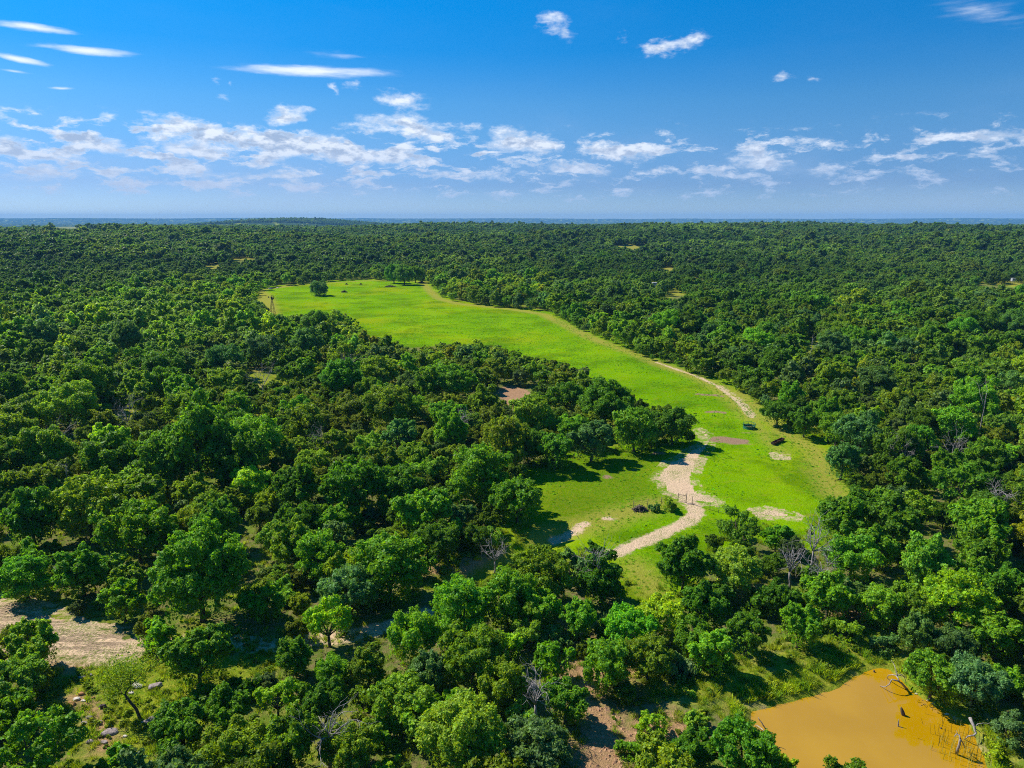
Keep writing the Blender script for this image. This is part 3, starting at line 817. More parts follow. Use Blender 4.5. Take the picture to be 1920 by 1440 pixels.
def tone_pick(x, y, r_):
    """tone key for each tree, in natural patches"""
    n = len(x)
    a = fbm(x, y, 60, 81) + r_.normal(size=n) * 0.13
    b = fbm(x, y, 130, 91) + r_.normal(size=n) * 0.10
    out = np.full(n, 'M')
    out[a < 0.465] = 'D'
    out[(a > 0.50) & (b > 0.50)] = 'O'
    out[(b < 0.36)] = 'G'
    out[(a > 0.68)] = 'L'
    out[r_.random(n) < 0.045] = 'Y'
    out[r_.random(n) < 0.10] = 'G'
    return out


# ---- near and middle wood: jittered grid thinned by real spacing
r_ = np.random.default_rng(11)
cell = 4.9
gx, gy = np.meshgrid(np.arange(-620, 620, cell), np.arange(28, 640, cell))
gx = (gx + r_.uniform(-.42, .42, gx.shape) * cell).ravel(); gy = (gy + r_.uniform(-.42, .42, gy.shape) * cell).ravel()
k = (np.abs(gx) < 0.92 * gy + 22)
gx, gy = gx[k], gy[k]
gr = np.clip(np.exp(r_.normal(1.06, 0.32, len(gx))), 1.4, 6.0) * (1 + 0.22 * (fbm(gx, gy, 55, 101) - 0.5) * 2)
gz = height(gx, gy)
k = ~crown_clear(gx, gy, gr, gz)
# leave natural gaps
k &= ~((fbm(gx, gy, 17, 111) > 0.80) & (gy < 400))
k &= sd(gx, gy, WP['pond'], 5) < -2.2
gx, gy, gr = gx[k], gy[k], gr[k]
order = np.argsort(-gr * r_.uniform(0.7, 1.3, len(gr)))
acc_cells = {}
def ok_add(x, y, r):
    ci, cj = int(x // 12), int(y // 12)
    for a in (-1, 0, 1):
        for b in (-1, 0, 1):
            for (qx, qy, qr) in acc_cells.get((ci + a, cj + b), ()):
                if (qx - x) ** 2 + (qy - y) ** 2 < (0.66 * (qr + r)) ** 2: return False
    acc_cells.setdefault((ci, cj), []).append((x, y, r))
    return True
for i in range(nman): acc_cells.setdefault((int(TX[i] // 12), int(TY[i] // 12)), []).append((TX[i], TY[i], TR[i]))
sel = [i for i in order if ok_add(gx[i], gy[i], gr[i])]
gx, gy, gr = gx[sel], gy[sel], gr[sel]
gt = tone_pick(gx, gy, r_)
gt[(gt == 'L') & (gr > 3.3)] = 'M'
# fill the gaps between with small trees and shrubs
fx = r_.uniform(-330, 330, 26000); fy = r_.uniform(30, 340, 26000)
k = np.abs(fx) < 0.9 * fy + 18
fx, fy = fx[k], fy[k]; fr = r_.uniform(1.0, 2.3, len(fx))
k = ~crown_clear(fx, fy, fr, 0.0) & (fbm(fx, fy, 17, 111) < 0.80) & (sd(fx, fy, WP['pond'], 5) < -2.0)
fx, fy, fr = fx[k], fy[k], fr[k]
sel = [i for i in range(len(fx)) if ok_add(fx[i], fy[i], fr[i])]
gx = np.concatenate([gx, fx[sel]]); gy = np.concatenate([gy, fy[sel]]); gr = np.concatenate([gr, fr[sel]])
gt = np.concatenate([gt, tone_pick(fx[sel], fy[sel], r_)])

AX = np.concatenate([TX, gx]); AY = np.concatenate([TY, gy]); AR = np.concatenate([TR, gr])
AT = np.concatenate([np.array(TM), gt])
AZ = height(AX, AY)
pu, pv, pdep = proj(AX, AY, AZ + 1.05 * AR)
pw = 2 * AR / pdep * FPX
inview = (pu > -0.2 * pw) & (pu < 1920 + 0.2 * pw) & (pv > 0) & (pv < 1440 + 0.15 * pw)
score = np.where(inview, pw, 0.0)
score[:nman] += 1000 * inview[:nman]
NSINGLE = 292
single = np.argsort(-score)[:NSINGLE]
is_single = np.zeros(len(AX), bool); is_single[single] = True


def tint(tone, rr):
    c = np.array(TONES[tone]) * np.exp(rr.normal() * 0.13)
    c = c * np.array([1 + rr.normal() * 0.08, 1, 1 + rr.normal() * 0.15])
    return np.clip(c, 0.004, 0.6)


LABEL_ROWS = []
rr = np.random.default_rng(21)
for i in sorted(single, key=lambda i: -pw[i]):
    R = AR[i]
    form = TF[i] if i < nman else None
    if form is None: form = 'L' if R > 5.2 else ('s' if R < 2.4 else ('l' if rr.random() < (0.55 if AT[i] in 'LY' else 0.16) else 'm'))
    if form == 'm' and R > 5.4: form = 'L'
    lib = PROTO[{'s': 'small', 'm': 'medium', 'L': 'large', 'l': 'light'}[form]]
    crown, trunk = lib[rr.integers(len(lib))]
    shrub = R < 2.1
    root = bpy.data.objects.new('shrub' if shrub else 'broadleaf_tree', None)
    COL.objects.link(root)
    root.empty_display_size = 0.5
    root.location = (AX[i], AY[i], AZ[i] - (0.5 * R if shrub else 0.38 * R if (i < nman and abs(MANUAL[i][0] - 598) < 2) else 0.0))
    root.rotation_euler = (0, 0, rr.uniform(0, 6.283))
    zs = rr.uniform(0.9, 1.14)
    root.scale = (R, R, R * zs)
    root['category'] = 'shrub' if shrub else 'tree'
    root['group'] = 'shrubs among the trees' if shrub else 'broadleaf trees of the near wood'
    c = add_obj('crown', crown, root); w = add_obj('trunk', trunk, root)
    col = tint(AT[i], rr)
    c.color = (*col, 1)
    LABEL_ROWS.append((root, AX[i], AY[i], R, AT[i], form, pu[i], pv[i]))


# ------------------------------------------------------------------ the woodland beyond: one mass
def lod_tree(seed, nleaf, ls, n, wood=False, **kw):
    V, a, b = tree_shape(seed, nleaf, ls, n=n, **kw)
    o = bpy.data.objects.new('woodland_source', leaf_mesh('woodland_leaves', V, M_LEAFI))
    if wood:
        me = o.data
        import bmesh
        bm = bmesh.new(); bm.from_mesh(me)
        wv = [bm.verts.new(p) for p in a]
        for f in b:
            fc = bm.faces.new([wv[j] for j in f]); fc.material_index = 1
        bm.to_mesh(me); bm.free()
        me.materials.append(M_BARK)
    return o


SRC = bpy.data.collections.new('woodland_sources')
for i in range(6): SRC.objects.link(lod_tree(500 + i, 12000, 0.046, 16 + i * 2, True, flat=(.62, .8, .95, .7, .86, .58)[i], open_=(0, .3, 0, .5, .1, .4)[i]))           # 0-5 beside the singles
for i in range(6): SRC.objects.link(lod_tree(600 + i, 3600, 0.082, 13 + i, False, flat=(.62, .8, .98, .7, .86, .58)[i], open_=(0, .3, 0, .5, .1, .4)[i]))                  # 6-11 middle
for i in range(5): SRC.objects.link(lod_tree(700 + i, 1000, 0.155, 12))                  # 12-16 far
def clump(seed):
    r = np.random.default_rng(seed); vs = []
    for j in range(9):
        V, _, _ = tree_shape(seed * 20 + j, 260, 0.27, n=7)
        s = r.uniform(0.8, 1.25)
        a = j * 2.4; q = 2.9 * math.sqrt((j + .4) / 9)
        vs.append(V * s + np.array([math.cos(a) * q, math.sin(a) * q, 0]))
    return bpy.data.objects.new('woodland_source', leaf_mesh('woodland_leaves', np.concatenate(vs), M_LEAFI))
for i in range(4): SRC.objects.link(clump(40 + i))                                        # 17-20 clumps
for i in range(3): SRC.objects.link(lod_tree(760 + i, 420, 0.24, 10))                     # 21-23 far plateau
for i, o in enumerate(sorted(SRC.objects, key=lambda o: o.name)): pass
src_names = [o.name for o in SRC.objects]
for i, o in enumerate(list(SRC.objects)): o.name = 'woodland_source_%02d' % i

fr_ = np.random.default_rng(31)
wx, wy, wr, wt, wi = [AX[~is_single]], [AY[~is_single]], [AR[~is_single]], [AT[~is_single]], []
dd = np.hypot(wx[0], wy[0])
wi.append(np.where(dd < 175, fr_.integers(0, 6, len(dd)), fr_.integers(6, 12, len(dd))))


def far_ring(d0, d1, cell, rmean, i0, i1, clumpf=1.0, thin=0.0):
    gx, gy = np.meshgrid(np.arange(-d1 * 0.95, d1 * 0.95, cell), np.arange(d0 * 0.7, d1, cell * 0.9))
    gx = gx + (np.arange(gx.shape[0]) % 2)[:, None] * cell * 0.5
    gx = (gx + fr_.uniform(-.4, .4, gx.shape) * cell).ravel(); gy = (gy + fr_.uniform(-.4, .4, gy.shape) * cell).ravel()
    k = (gy >= d0) & (gy < d1) & (np.abs(gx) < 0.9 * gy)
    gx, gy = gx[k], gy[k]
    if d0 > 4000: k0 = np.abs(np.arctan2(gx, gy) + 0.30) < 0.20; gx, gy = gx[k0], gy[k0]
    k = fbm(gx, gy, 130, 121) < 0.79
    gx, gy = gx[k], gy[k]
    r = rmean * np.exp(fr_.normal(0, 0.2, len(gx)))
    z = height(gx, gy)
    if d0 >= 800 and d0 < 4000:
        k = ~crown_clear(gx, gy, r, z, GLADE_POLYS, 0.6)
        gx, gy, r, z = gx[k], gy[k], r[k], z[k]
    if d0 < 800:
        k = ~crown_clear(gx, gy, r, z, CLEAR[:1] + CLEAR[11:])
        k &= sd(gx, gy, WP['field'], 5) < 0
        gx, gy, r, z = gx[k], gy[k], r[k], z[k]
    # crowns hidden for good behind a nearer rise are left out only when far below sight
    wx.append(gx); wy.append(gy); wr.append(r * clumpf)
    wt.append(tone_pick(gx, gy, fr_)); wi.append(fr_.integers(i0, i1, len(gx)))


far_ring(640, 1500, 7.6, 4.6, 12, 17)
far_ring(1500, 2700, 9.5, 4.8, 21, 24)
far_ring(4350, 5000, 15, 7.5, 21, 24)
wx = np.concatenate(wx); wy = np.concatenate(wy); wr = np.concatenate(wr); wt = np.concatenate(wt); wi = np.concatenate(wi)
wz = height(wx, wy)
wd = np.hypot(wx, wy)
print('woodland points', len(wx), 'singles', len(single))
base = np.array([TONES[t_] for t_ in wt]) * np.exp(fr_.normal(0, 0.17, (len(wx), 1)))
stand = ss(fbm(wx, wy, 240, 171, 4), 0.46, 0.54)  # lighter and darker tint patches painted in place of hillside shading
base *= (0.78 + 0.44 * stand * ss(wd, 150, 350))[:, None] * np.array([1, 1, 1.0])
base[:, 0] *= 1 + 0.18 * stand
farf = ss(wd, 380, 620)[:, None]          # tint turns darker, more even and bluer with distance
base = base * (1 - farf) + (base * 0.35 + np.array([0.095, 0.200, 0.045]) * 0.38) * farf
base *= 1 + fr_.normal(0, 0.1, (len(wx), 3)) * np.array([0.8, 0.4, 1.2])
# lighter brushy stands as patches
wu, wv, _ = proj(wx, wy, wz + 3)
def patch(u0, v0, a, b): return np.exp(-((wu - u0) / a) ** 2 - ((wv - v0) / b) ** 2)
lightp = np.clip(0.8 * patch(300, 620, 170, 60) + 0.7 * patch(150, 600, 180, 30) + 1.0 * patch(1180, 542, 100, 13) + 0.6 * patch(1180, 460, 60, 12)
                 + 0.5 * patch(200, 432, 160, 4) + 0.7 * patch(60, 740, 140, 40) + 0.6 * patch(1700, 555, 260, 26) + 0.4 * patch(1840, 720, 110, 80) + .5 * patch(300, 520, 120, 18), 0, 1)
lightp = np.clip(lightp + 0.75 * ss(fbm(wx, wy, 210, 191, 4), 0.635, 0.70) * ss(wd, 350, 700) + 0.7 * patch(820, 456, 60, 5) + 0.7 * patch(560, 510, 80, 8) + 0.6 * patch(1460, 476, 90, 6) + 0.6 * patch(1750, 500, 120, 6), 0, 1)
lightp *= fr_.random(len(wx)) < 0.72
base = base * (1 - lightp[:, None]) + np.array([0.200, 0.330, 0.045]) * lightp[:, None]
me = bpy.data.meshes.new('woodland')
me.vertices.add(len(wx))
me.vertices.foreach_set('co', np.stack([wx, wy, wz - 0.05], -1).astype(np.float32).ravel())
a = me.attributes.new('tree_size', 'FLOAT', 'POINT'); a.data.foreach_set('value', wr.astype(np.float32))
a = me.attributes.new('turn', 'FLOAT', 'POINT'); a.data.foreach_set('value', fr_.uniform(0, 6.283, len(wx)).astype(np.float32))
a = me.attributes.new('pick', 'INT', 'POINT'); a.data.foreach_set('value', wi.astype(np.int32))
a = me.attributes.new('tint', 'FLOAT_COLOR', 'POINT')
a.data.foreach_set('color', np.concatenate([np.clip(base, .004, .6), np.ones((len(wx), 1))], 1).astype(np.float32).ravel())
woodland = add_obj('woodland', me, kind='stuff', category='woodland',
                   label='dense dark green oak wood stretching away behind the near trees to the horizon')


def instancer(obj, coll, name):
    ng = bpy.data.node_groups.new(name, 'GeometryNodeTree')
    ng.interface.new_socket('Geometry', in_out='INPUT', socket_type='NodeSocketGeometry')
    ng.interface.new_socket('Geometry', in_out='OUTPUT', socket_type='NodeSocketGeometry')
    N = ng.nodes; L = ng.links
    gi = N.new('NodeGroupInput'); go = N.new('NodeGroupOutput')
    ci = N.new('GeometryNodeCollectionInfo'); ci.inputs['Collection'].default_value = coll
    ci.inputs['Separate Children'].default_value = True; ci.inputs['Reset Children'].default_value = True
    ip = N.new('GeometryNodeInstanceOnPoints'); ip.inputs['Pick Instance'].default_value = True
    def attr(nm, ty):
        n = N.new('GeometryNodeInputNamedAttribute'); n.data_type = ty; n.inputs['Name'].default_value = nm
        return n.outputs['Attribute']
    cx = N.new('ShaderNodeCombineXYZ'); L.new(attr('turn', 'FLOAT'), cx.inputs[2])
    er = N.new('FunctionNodeEulerToRotation'); L.new(cx.outputs[0], er.inputs[0])
    L.new(gi.outputs[0], ip.inputs['Points']); L.new(ci.outputs[0], ip.inputs['Instance'])
    L.new(attr('pick', 'INT'), ip.inputs['Instance Index'])
    L.new(er.outputs[0], ip.inputs['Rotation'])
    L.new(attr('tree_size', 'FLOAT'), ip.inputs['Scale'])
    L.new(ip.outputs[0], go.inputs[0])
    md = obj.modifiers.new('scatter', 'NODES'); md.node_group = ng


instancer(woodland, SRC, 'woodland_scatter')

# ------------------------------------------------------------------ grass tufts (uncountable cover)
def blade_tuft(seed, nb, h, spread, wd_):
    r = np.random.default_rng(seed)
    a = r.uniform(0, 6.283, nb); q = r.uniform(0, spread, nb)
    p = np.stack([np.cos(a) * q, np.sin(a) * q, np.zeros(nb)], -1)
    ln = h * r.uniform(0.5, 1.1, nb)
    out = r.uniform(0.1, 0.75, nb)
    tip = p + np.stack([np.cos(a) * out * ln, np.sin(a) * out * ln, ln * np.sqrt(1 - 0.5 * out)], -1)
    b2 = r.uniform(0, 6.283, nb)
    sd_ = np.stack([np.cos(b2), np.sin(b2), np.zeros(nb)], -1) * wd_
    mid = p * .5 + tip * .5 + np.array([0, 0, 0.15 * h])
    V = np.stack([p - sd_, p + sd_, mid + sd_ * .8, mid - sd_ * .8, mid - sd_ * .8, mid + sd_ * .8, tip + sd_ * .2, tip - sd_ * .2], 1).reshape(-1, 3)
    return V


TUFT = bpy.data.collections.new('tuft_sources')
for i in range(3):
    TUFT.objects.link(bpy.data.objects.new('tuft_source_%d' % i, leaf_mesh('grass_blades', blade_tuft(900 + i, 70, 1.0, 0.8, 0.035), M_LEAFI)))
for i in range(2):
    V, _, _ = tree_shape(930 + i, 420, 0.14, n=6, flat=0.6, zc=0.3)
    TUFT.objects.link(bpy.data.objects.new('tuft_source_%d' % (3 + i), leaf_mesh('weed_leaves', V, M_LEAFI)))


def scatter(name, label, x, y, size, pick, col):
    z = height(x, y)
    k = z > -0.42
    x, y, z, size, pick, col = x[k], y[k], z[k], size[k], pick[k], col[k]
    me = bpy.data.meshes.new(name); me.vertices.add(len(x))
    me.vertices.foreach_set('co', np.stack([x, y, z - 0.02], -1).astype(np.float32).ravel())
    for nm, ty, v in (('tree_size', 'FLOAT', size), ('turn', 'FLOAT', fr_.uniform(0, 6.28, len(x))), ('pick', 'INT', pick)):
        a = me.attributes.new(nm, ty, 'POINT'); a.data.foreach_set('value', v.astype(np.float32 if ty == 'FLOAT' else np.int32))
    a = me.attributes.new('tint', 'FLOAT_COLOR', 'POINT')
    a.data.foreach_set('color', np.concatenate([np.clip(col, .004, .8), np.ones((len(x), 1))], 1).astype(np.float32).ravel())
    o = add_obj(name, me, kind='stuff', category='grass', label=label)
    instancer(o, TUFT, name + '_scatter')
    return o


def cols(a, b, n):
    t_ = fr_.random((n, 1))
    return (np.array(a) * t_ + np.array(b) * (1 - t_)) * np.exp(fr_.normal(0, 0.18, (n, 1)))


# rough grass in the clearings, along the banks and on the wood floor
n = 60000
x = fr_.uniform(-95, 100, n); y = fr_.uniform(42, 150, n)
inop = np.maximum.reduce([sd(x, y, WP['low'], 6), sd(x, y, WP['bank'], 6), sd(x, y, WP['cbank'], 6)])
dens_ = np.where(inop > -1, 0.75, 0.22)
nos = np.maximum.reduce([sd(x, y, WP['sand'], 3), sd(x, y, WP['dirt'], 3), sd(x, y, WP['pond'], 3) + .2])
slope = sd(x, y, WP['slope'], 4)
k = (fr_.random(n) < dens_) & (nos < -0.2) & ~((slope > 0) & (fr_.random(n) < 0.9)) & (np.abs(x) < .85 * y + 12) & (sd(x, y, WP['meadow'], 3) < 0)
x, y = x[k], y[k]; n = len(x)
wt_ = inop[k] > -1
scatter('rough_grass', 'rough yellow-olive grass and weeds in the clearings and on the pond bank', x, y,
        fr_.uniform(0.22, 0.62, n), np.where(fr_.random(n) < 0.78, fr_.integers(0, 3, n), 3 + fr_.integers(0, 2, n)), cols((0.30, 0.36, 0.03), (0.13, 0.24, 0.015), n))
# pond rim: taller bright sedge
P = WP['pond']; seg = []
for i in range(len(P)):
    a_, b_ = P[i], P[(i + 1) % len(P)]
    L_ = np.linalg.norm(b_ - a_); m_ = int(L_ * 16)
    t_ = fr_.random((m_, 1)); nrm = np.array([b_[1] - a_[1], a_[0] - b_[0]]) / L_
    seg.append(a_ + (b_ - a_) * t_ + nrm * np.abs(fr_.normal(0, 1.3, (m_, 1))) * 1.0)
    seg.append(a_ + (b_ - a_) * t_ - nrm * np.abs(fr_.normal(0, 1.3, (m_, 1))) * 1.0)
seg = np.concatenate(seg)
k = (sd(seg[:, 0], seg[:, 1], P, 6) < -0.35) & (fbm(seg[:, 0], seg[:, 1], 4.0, 131) > 0.38)
k &= ~((seg[:, 0] > gp(1650, 1260)[0]) & (fr_.random(len(seg)) < 0.72))
x, y = seg[k, 0], seg[k, 1]; n = len(x)
scatter('pond_sedge', 'bright yellow-green sedge fringing the edge of the muddy pond', x, y, fr_.uniform(0.35, 0.85, n), fr_.integers(0, 3, n),
        cols((0.36, 0.46, 0.02), (0.17, 0.33, 0.015), n))
# meadow turf tufts
n = 90000
x = fr_.uniform(-110, 130, n); y = fr_.uniform(75, 330, n)
ms = sd(x, y, WP['meadow'], 6)
k = (ms > -4) & (sd(x, y, WP['sand'], 3) < -0.3) & (fbm(x, y, 6, 141) > 0.45)
ln1 = segdist(x, y, wpoly([(1145, 1040), (1190, 1022), (1240, 1000), (1285, 980), (1306, 962), (1302, 947), (1285, 938)]), False)
k &= ln1 > 1.9
x, y = x[k], y[k]; n = len(x)
scatter('meadow_grass', 'short bright green turf with small tufts and weeds covering the meadow', x, y, fr_.uniform(0.10, 0.26, n),
        np.where(fr_.random(n) < 0.93, fr_.integers(0, 3, n), 3 + fr_.integers(0, 2, n)), cols((0.24, 0.46, 0.003), (0.14, 0.34, 0.003), n))

#@@OBJECTS_BEGIN
# ------------------------------------------------------------------ dead trees, logs, stumps, rocks
def pt(u, v, z):
    a = gp(u, v, z)
    return np.array([a[0], a[1], z])


def limb(parent, name, pts, r0, r1, mat, origin, sides=6, wig=0.0, r=None):
    P_ = [np.array(p, float) for p in pts]
    Q = []
    for i in range(len(P_) - 1):                       # a few more joints, slightly crooked
        for s_ in (0, 0.5):
            p = P_[i] * (1 - s_) + P_[i + 1] * s_
            if s_ and wig: p = p + (r or rng).normal(size=3) * wig
            Q.append(p)
    Q.append(P_[-1])
    n_ = len(Q)
    rad = [r0 + (r1 - r0) * i / (n_ - 1) for i in range(n_)]
    vs, fs = [], []
    tube(vs, fs, [q - origin for q in Q], rad, sides)
    return add_obj(name, wood_mesh(name, vs, fs, mat), parent)


def root_empty(name, origin, label, cat, group=None):
    e_ = bpy.data.objects.new(name, None); COL.objects.link(e_)
    e_.location = origin; e_.empty_display_size = 0.5
    e_['label'] = label; e_['category'] = cat
    if group: e_['group'] = group
    return e_


def twig_cloud(r, start, direction, length, rad, depth, vs, fs):
    """one crooked bough with its twigs"""
    d = direction / np.linalg.norm(direction)
    pts = [start]
    for k in range(3):
        d = d + r.normal(size=3) * 0.28; d[2] += 0.05; d /= np.linalg.norm(d)
        pts.append(pts[-1] + d * length / 3)
    tube(vs, fs, pts, [rad, rad * .8, rad * .6, rad * .35], 4 if depth < 2 else 5)
    if depth > 0:
        for k in range(3 if depth > 1 else 4):
            s_ = pts[r.integers(1, 4)]
            dd_ = d + r.normal(size=3) * 0.75
            twig_cloud(r, s_, dd_, length * r.uniform(.5, .75), rad * .5, depth - 1, vs, fs)


DEAD = [(1526, 1000, 58, 8.0, 'large bare silver-grey tree at the lower tip of the meadow', 3),
        (1540, 1066, 42, 6.8, 'pale leafless tree just below the large bare silver-grey tree', 2),
        (1487, 1042, 22, 7.0, 'thin bare grey stems left of the large bare silver-grey tree', 2),
        (1128, 1050, 44, 8.2, 'bare grey tree with dark trunk where the sandy track meets the wood', 3),
        (926, 1024, 30, 4.6, 'low spiky grey dead tree above the shaded gully', 3),
        (612, 1352, 46, 6.5, 'grey dead tree inside a dark crown near the lower edge', 3),
        (100, 815, 66, 7.5, 'wide purple-grey leafless tree near the left edge', 3),
        (492, 708, 54, 8.5, 'brown-grey leafless tree in the wood left of the creek bar', 3),
        (236, 770, 50, 8.5, 'dark purplish bare tree behind the bright yellow-green tree', 3),
        (650, 680, 36, 9.0, 'small lilac-grey bare tree in the wood below the meadow', 3),
        (1845, 762, 18, 10.5, 'white bleached snag standing above the right-hand wood', 1),
        (1522, 650, 12, 12.0, 'single thin grey snag rising from the wood right of the meadow', 1),
        (1792, 836, 42, 7.5, 'fallen-looking pale dead tree among the right-hand wood', 2),
        (1692, 838, 30, 7.5, 'small pale dead tree left of the fallen-looking one', 2),
        (1872, 925, 24, 8.0, 'thin pale dead stems near the right edge above the pond wood', 2),
        (612, 818, 42, 8.0, 'grey branching dead tree in the middle of the left wood', 2),
        (866, 786, 22, 8.0, 'small grey dead twigs below the creek bar', 2),
        (1004, 1290, 26, 6.0, 'crooked pale dead tree left of the brown rocky slope', 2),
        (125, 892, 34, 7.0, 'pale dead bough poking from the left wood', 1)]
for k_, (u, v, w_, hh, lb, dp) in enumerate(DEAD):
    r = np.random.default_rng(1200 + k_)
    zc_ = hh * 0.72
    x0, y0 = gp(u, v, zc_); dep_ = proj(x0, y0, zc_)[2]
    R0 = w_ * 0.5 * dep_ / FPX
    o0 = np.array([x0, y0, float(height(np.array([x0]), np.array([y0]))[0])])
    rt = root_empty('dead_tree', o0, lb, 'dead tree', 'leafless trees')
    fork = np.array([r.uniform(-.3, .3), r.uniform(-.3, .3), hh * 0.42])
    if dp == 1:
        limb(rt, 'trunk', [(0, 0, -.1), fork, (0.1, 0.1, hh)], .13, .03, M_DEAD, np.zeros(3), 6, .08, r)
    else:
        limb(rt, 'trunk', [(0, 0, -.1), fork * .5 + np.array([.1, 0, 0]), fork], .17, .11, M_BARK if k_ == 3 else M_DEAD, np.zeros(3), 7, .04, r)
    for j in range(7 if dp > 1 else 2):
        a_ = j * 2 * math.pi / 7 + r.uniform(-.4, .4)
        tgt = np.array([math.cos(a_) * R0 * .8, math.sin(a_) * R0 * .8, hh * r.uniform(.38, .58)])
        vs, fs = [], []
        twig_cloud(r, fork if dp > 1 else fork * r.uniform(1.2, 1.9), tgt, np.linalg.norm(tgt) * .8, .07 if dp > 1 else .04, max(dp - 1, 2) if dp > 1 else 1, vs, fs)
        add_obj('branch', wood_mesh('branch', vs, fs, M_DEAD), rt)

# crooked dark mesquite with a thin crown, standing in the grass clearing
o0 = np.array([*gp(263, 1347), 0.0])
def vp(u, v, y0, dy=0.0):
    """point seen at (u, v) on the upright plane y = y0"""
    dx, dy_, dz = px_dir(u, v)
    t_ = (y0 + dy) / dy_
    return np.array([dx * t_, y0 + dy, H + dz * t_])
rt = root_empty('mesquite_tree', o0, 'crooked black-trunked small tree with thin feathery crown in the rocky clearing', 'tree')
y0 = o0[1]
limb(rt, 'trunk', [vp(263, 1349, y0), vp(256, 1330, y0), vp(243, 1315, y0), vp(234, 1302, y0)], .15, .10, M_BARK, o0, 7)
ends = []
for seq in ([(234, 1302), (245, 1283), (238, 1268), (228, 1258), (224, 1248)], [(234, 1302), (250, 1280), (262, 1268), (272, 1252)],
            [(234, 1302), (224, 1300), (213, 1304), (207, 1296)], [(230, 1302), (220, 1288), (207, 1275), (204, 1262)],
            [(245, 1283), (244, 1262), (250, 1245)], [(224, 1288), (230, 1278), (228, 1266)]):
    k = [0.0] + list(rng.uniform(-.8, .8, len(seq) - 1))
    pts = [vp(a, b, y0, d) for (a, b), d in zip(seq, k)]
    limb(rt, 'branch', pts, .06, .012, M_BARK, o0, 5, .06)
    ends += pts[1:]
r = np.random.default_rng(77)
E_ = np.array(ends)[r.integers(0, len(ends), 4200)] + r.normal(size=(4200, 3)) * np.array([.6, .6, .4]) + np.array([0, 0, .35])
N_ = r.normal(size=(4200, 3)) + np.array([0, 0, .8]); N_ /= np.linalg.norm(N_, axis=1)[:, None]
cr_ = add_obj('crown', leaf_mesh('crown', leaves(E_ - o0, N_, .075, r), M_LEAF), rt); cr_.color = (.19, .29, .01, 1)

# driftwood in and beside the pond
def log_thing(lb, runs, r0, origin, mat=None):
    rt = root_empty('fallen_dead_tree', origin, lb, 'dead wood', 'fallen dead trees at the pond')
    for j, (rr0, rr1, seq) in enumerate(runs):
        limb(rt, 'trunk' if j == 0 else 'branch', [pt(*q) for q in seq], rr0 * r0, rr1 * r0, mat or M_DEAD, origin, 7, .02)
log_thing('forked pale fallen tree reaching into the far corner of the muddy pond',
          [(1.5, .9, [(1701, 1293, -.5), (1690.6, 1281, .45), (1685.6, 1277.5, .75)]),
           (.9, .35, [(1685.6, 1277.5, .75), (1672, 1274, 1.0), (1668, 1282.5, .55), (1661, 1287.5, .1), (1650, 1286, -.32)]),
           (.9, .4, [(1685.6, 1277.5, .75), (1684, 1272, 1.0), (1680, 1267, 1.0), (1673, 1265, .85), (1666, 1266, .5), (1663, 1270.6, -.3)]),
           (.7, .22, [(1683, 1268, 1.0), (1681, 1261, 1.3), (1678, 1251, 1.7), (1675.6, 1244, 1.9), (1670.6, 1237, 2.2)]),
           (.6, .25, [(1684, 1266, .9), (1692, 1265.6, .8), (1697, 1272.5, .5), (1699, 1282.5, .1)])], .085, pt(1701, 1293, -.5))
log_thing('pale driftwood trunk with bent limb on the right shore of the pond',
          [(1.7, 1.1, [(1818.7, 1346, 1.1), (1824, 1357.5, .9), (1827.5, 1367, .6), (1830.6, 1374, .4)]),
           (1.0, .5, [(1830.6, 1374, .4), (1825.6, 1379, .4), (1815, 1380.6, .3), (1809, 1386, -.3)]),
           (.5, .2, [(1826, 1363, .7), (1834, 1357, .9), (1844, 1355.6, .9), (1850, 1357.5, .8), (1858, 1354.4, .9)]),
           (.5, .25, [(1829, 1366, .6), (1836, 1371, .4), (1841, 1375, .2)]),
           (.5, .3, [(1826, 1379, .4), (1830, 1384, .1)])], .085, pt(1824, 1357.5, .2))
log_thing('short grey forked snag among the reeds at the right end of the pond',
          [(1.5, .9, [(1794, 1412, -.2), (1799, 1395, .9), (1800, 1385, 1.4)]),
           (.8, .35, [(1800, 1385, 1.4), (1799, 1379, 1.6), (1793, 1376, 1.6), (1789, 1381, 1.4)]),
           (.4, .15, [(1795, 1377, 1.6), (1793, 1370, 1.9)]),
           (.9, .4, [(1800, 1385, 1.4), (1805, 1392, .9), (1809, 1403, .1)])], .085, pt(1794, 1412, -.2))
log_thing('dark branching driftwood on the left shore of the muddy pond',
          [(1.8, 1.2, [(1422, 1397, .3), (1429.6, 1388, .4), (1436, 1381.5, .6)]),
           (.9, .4, [(1436, 1381.5, .6), (1437, 1372.6, 1.0)]),
           (.8, .3, [(1436, 1381.5, .6), (1432, 1373, .5), (1430, 1368, .3), (1422, 1361.7, .1), (1416, 1360.6, -.3)]),
           (.6, .3, [(1436, 1382, .5), (1446, 1379, .5), (1447, 1373, .9)]),
           (.7, .3, [(1434, 1364, -.3), (1428.5, 1355.4, .1), (1423, 1348.6, .35), (1422, 1345, .5)])], .085, pt(1429.6, 1388, .2))
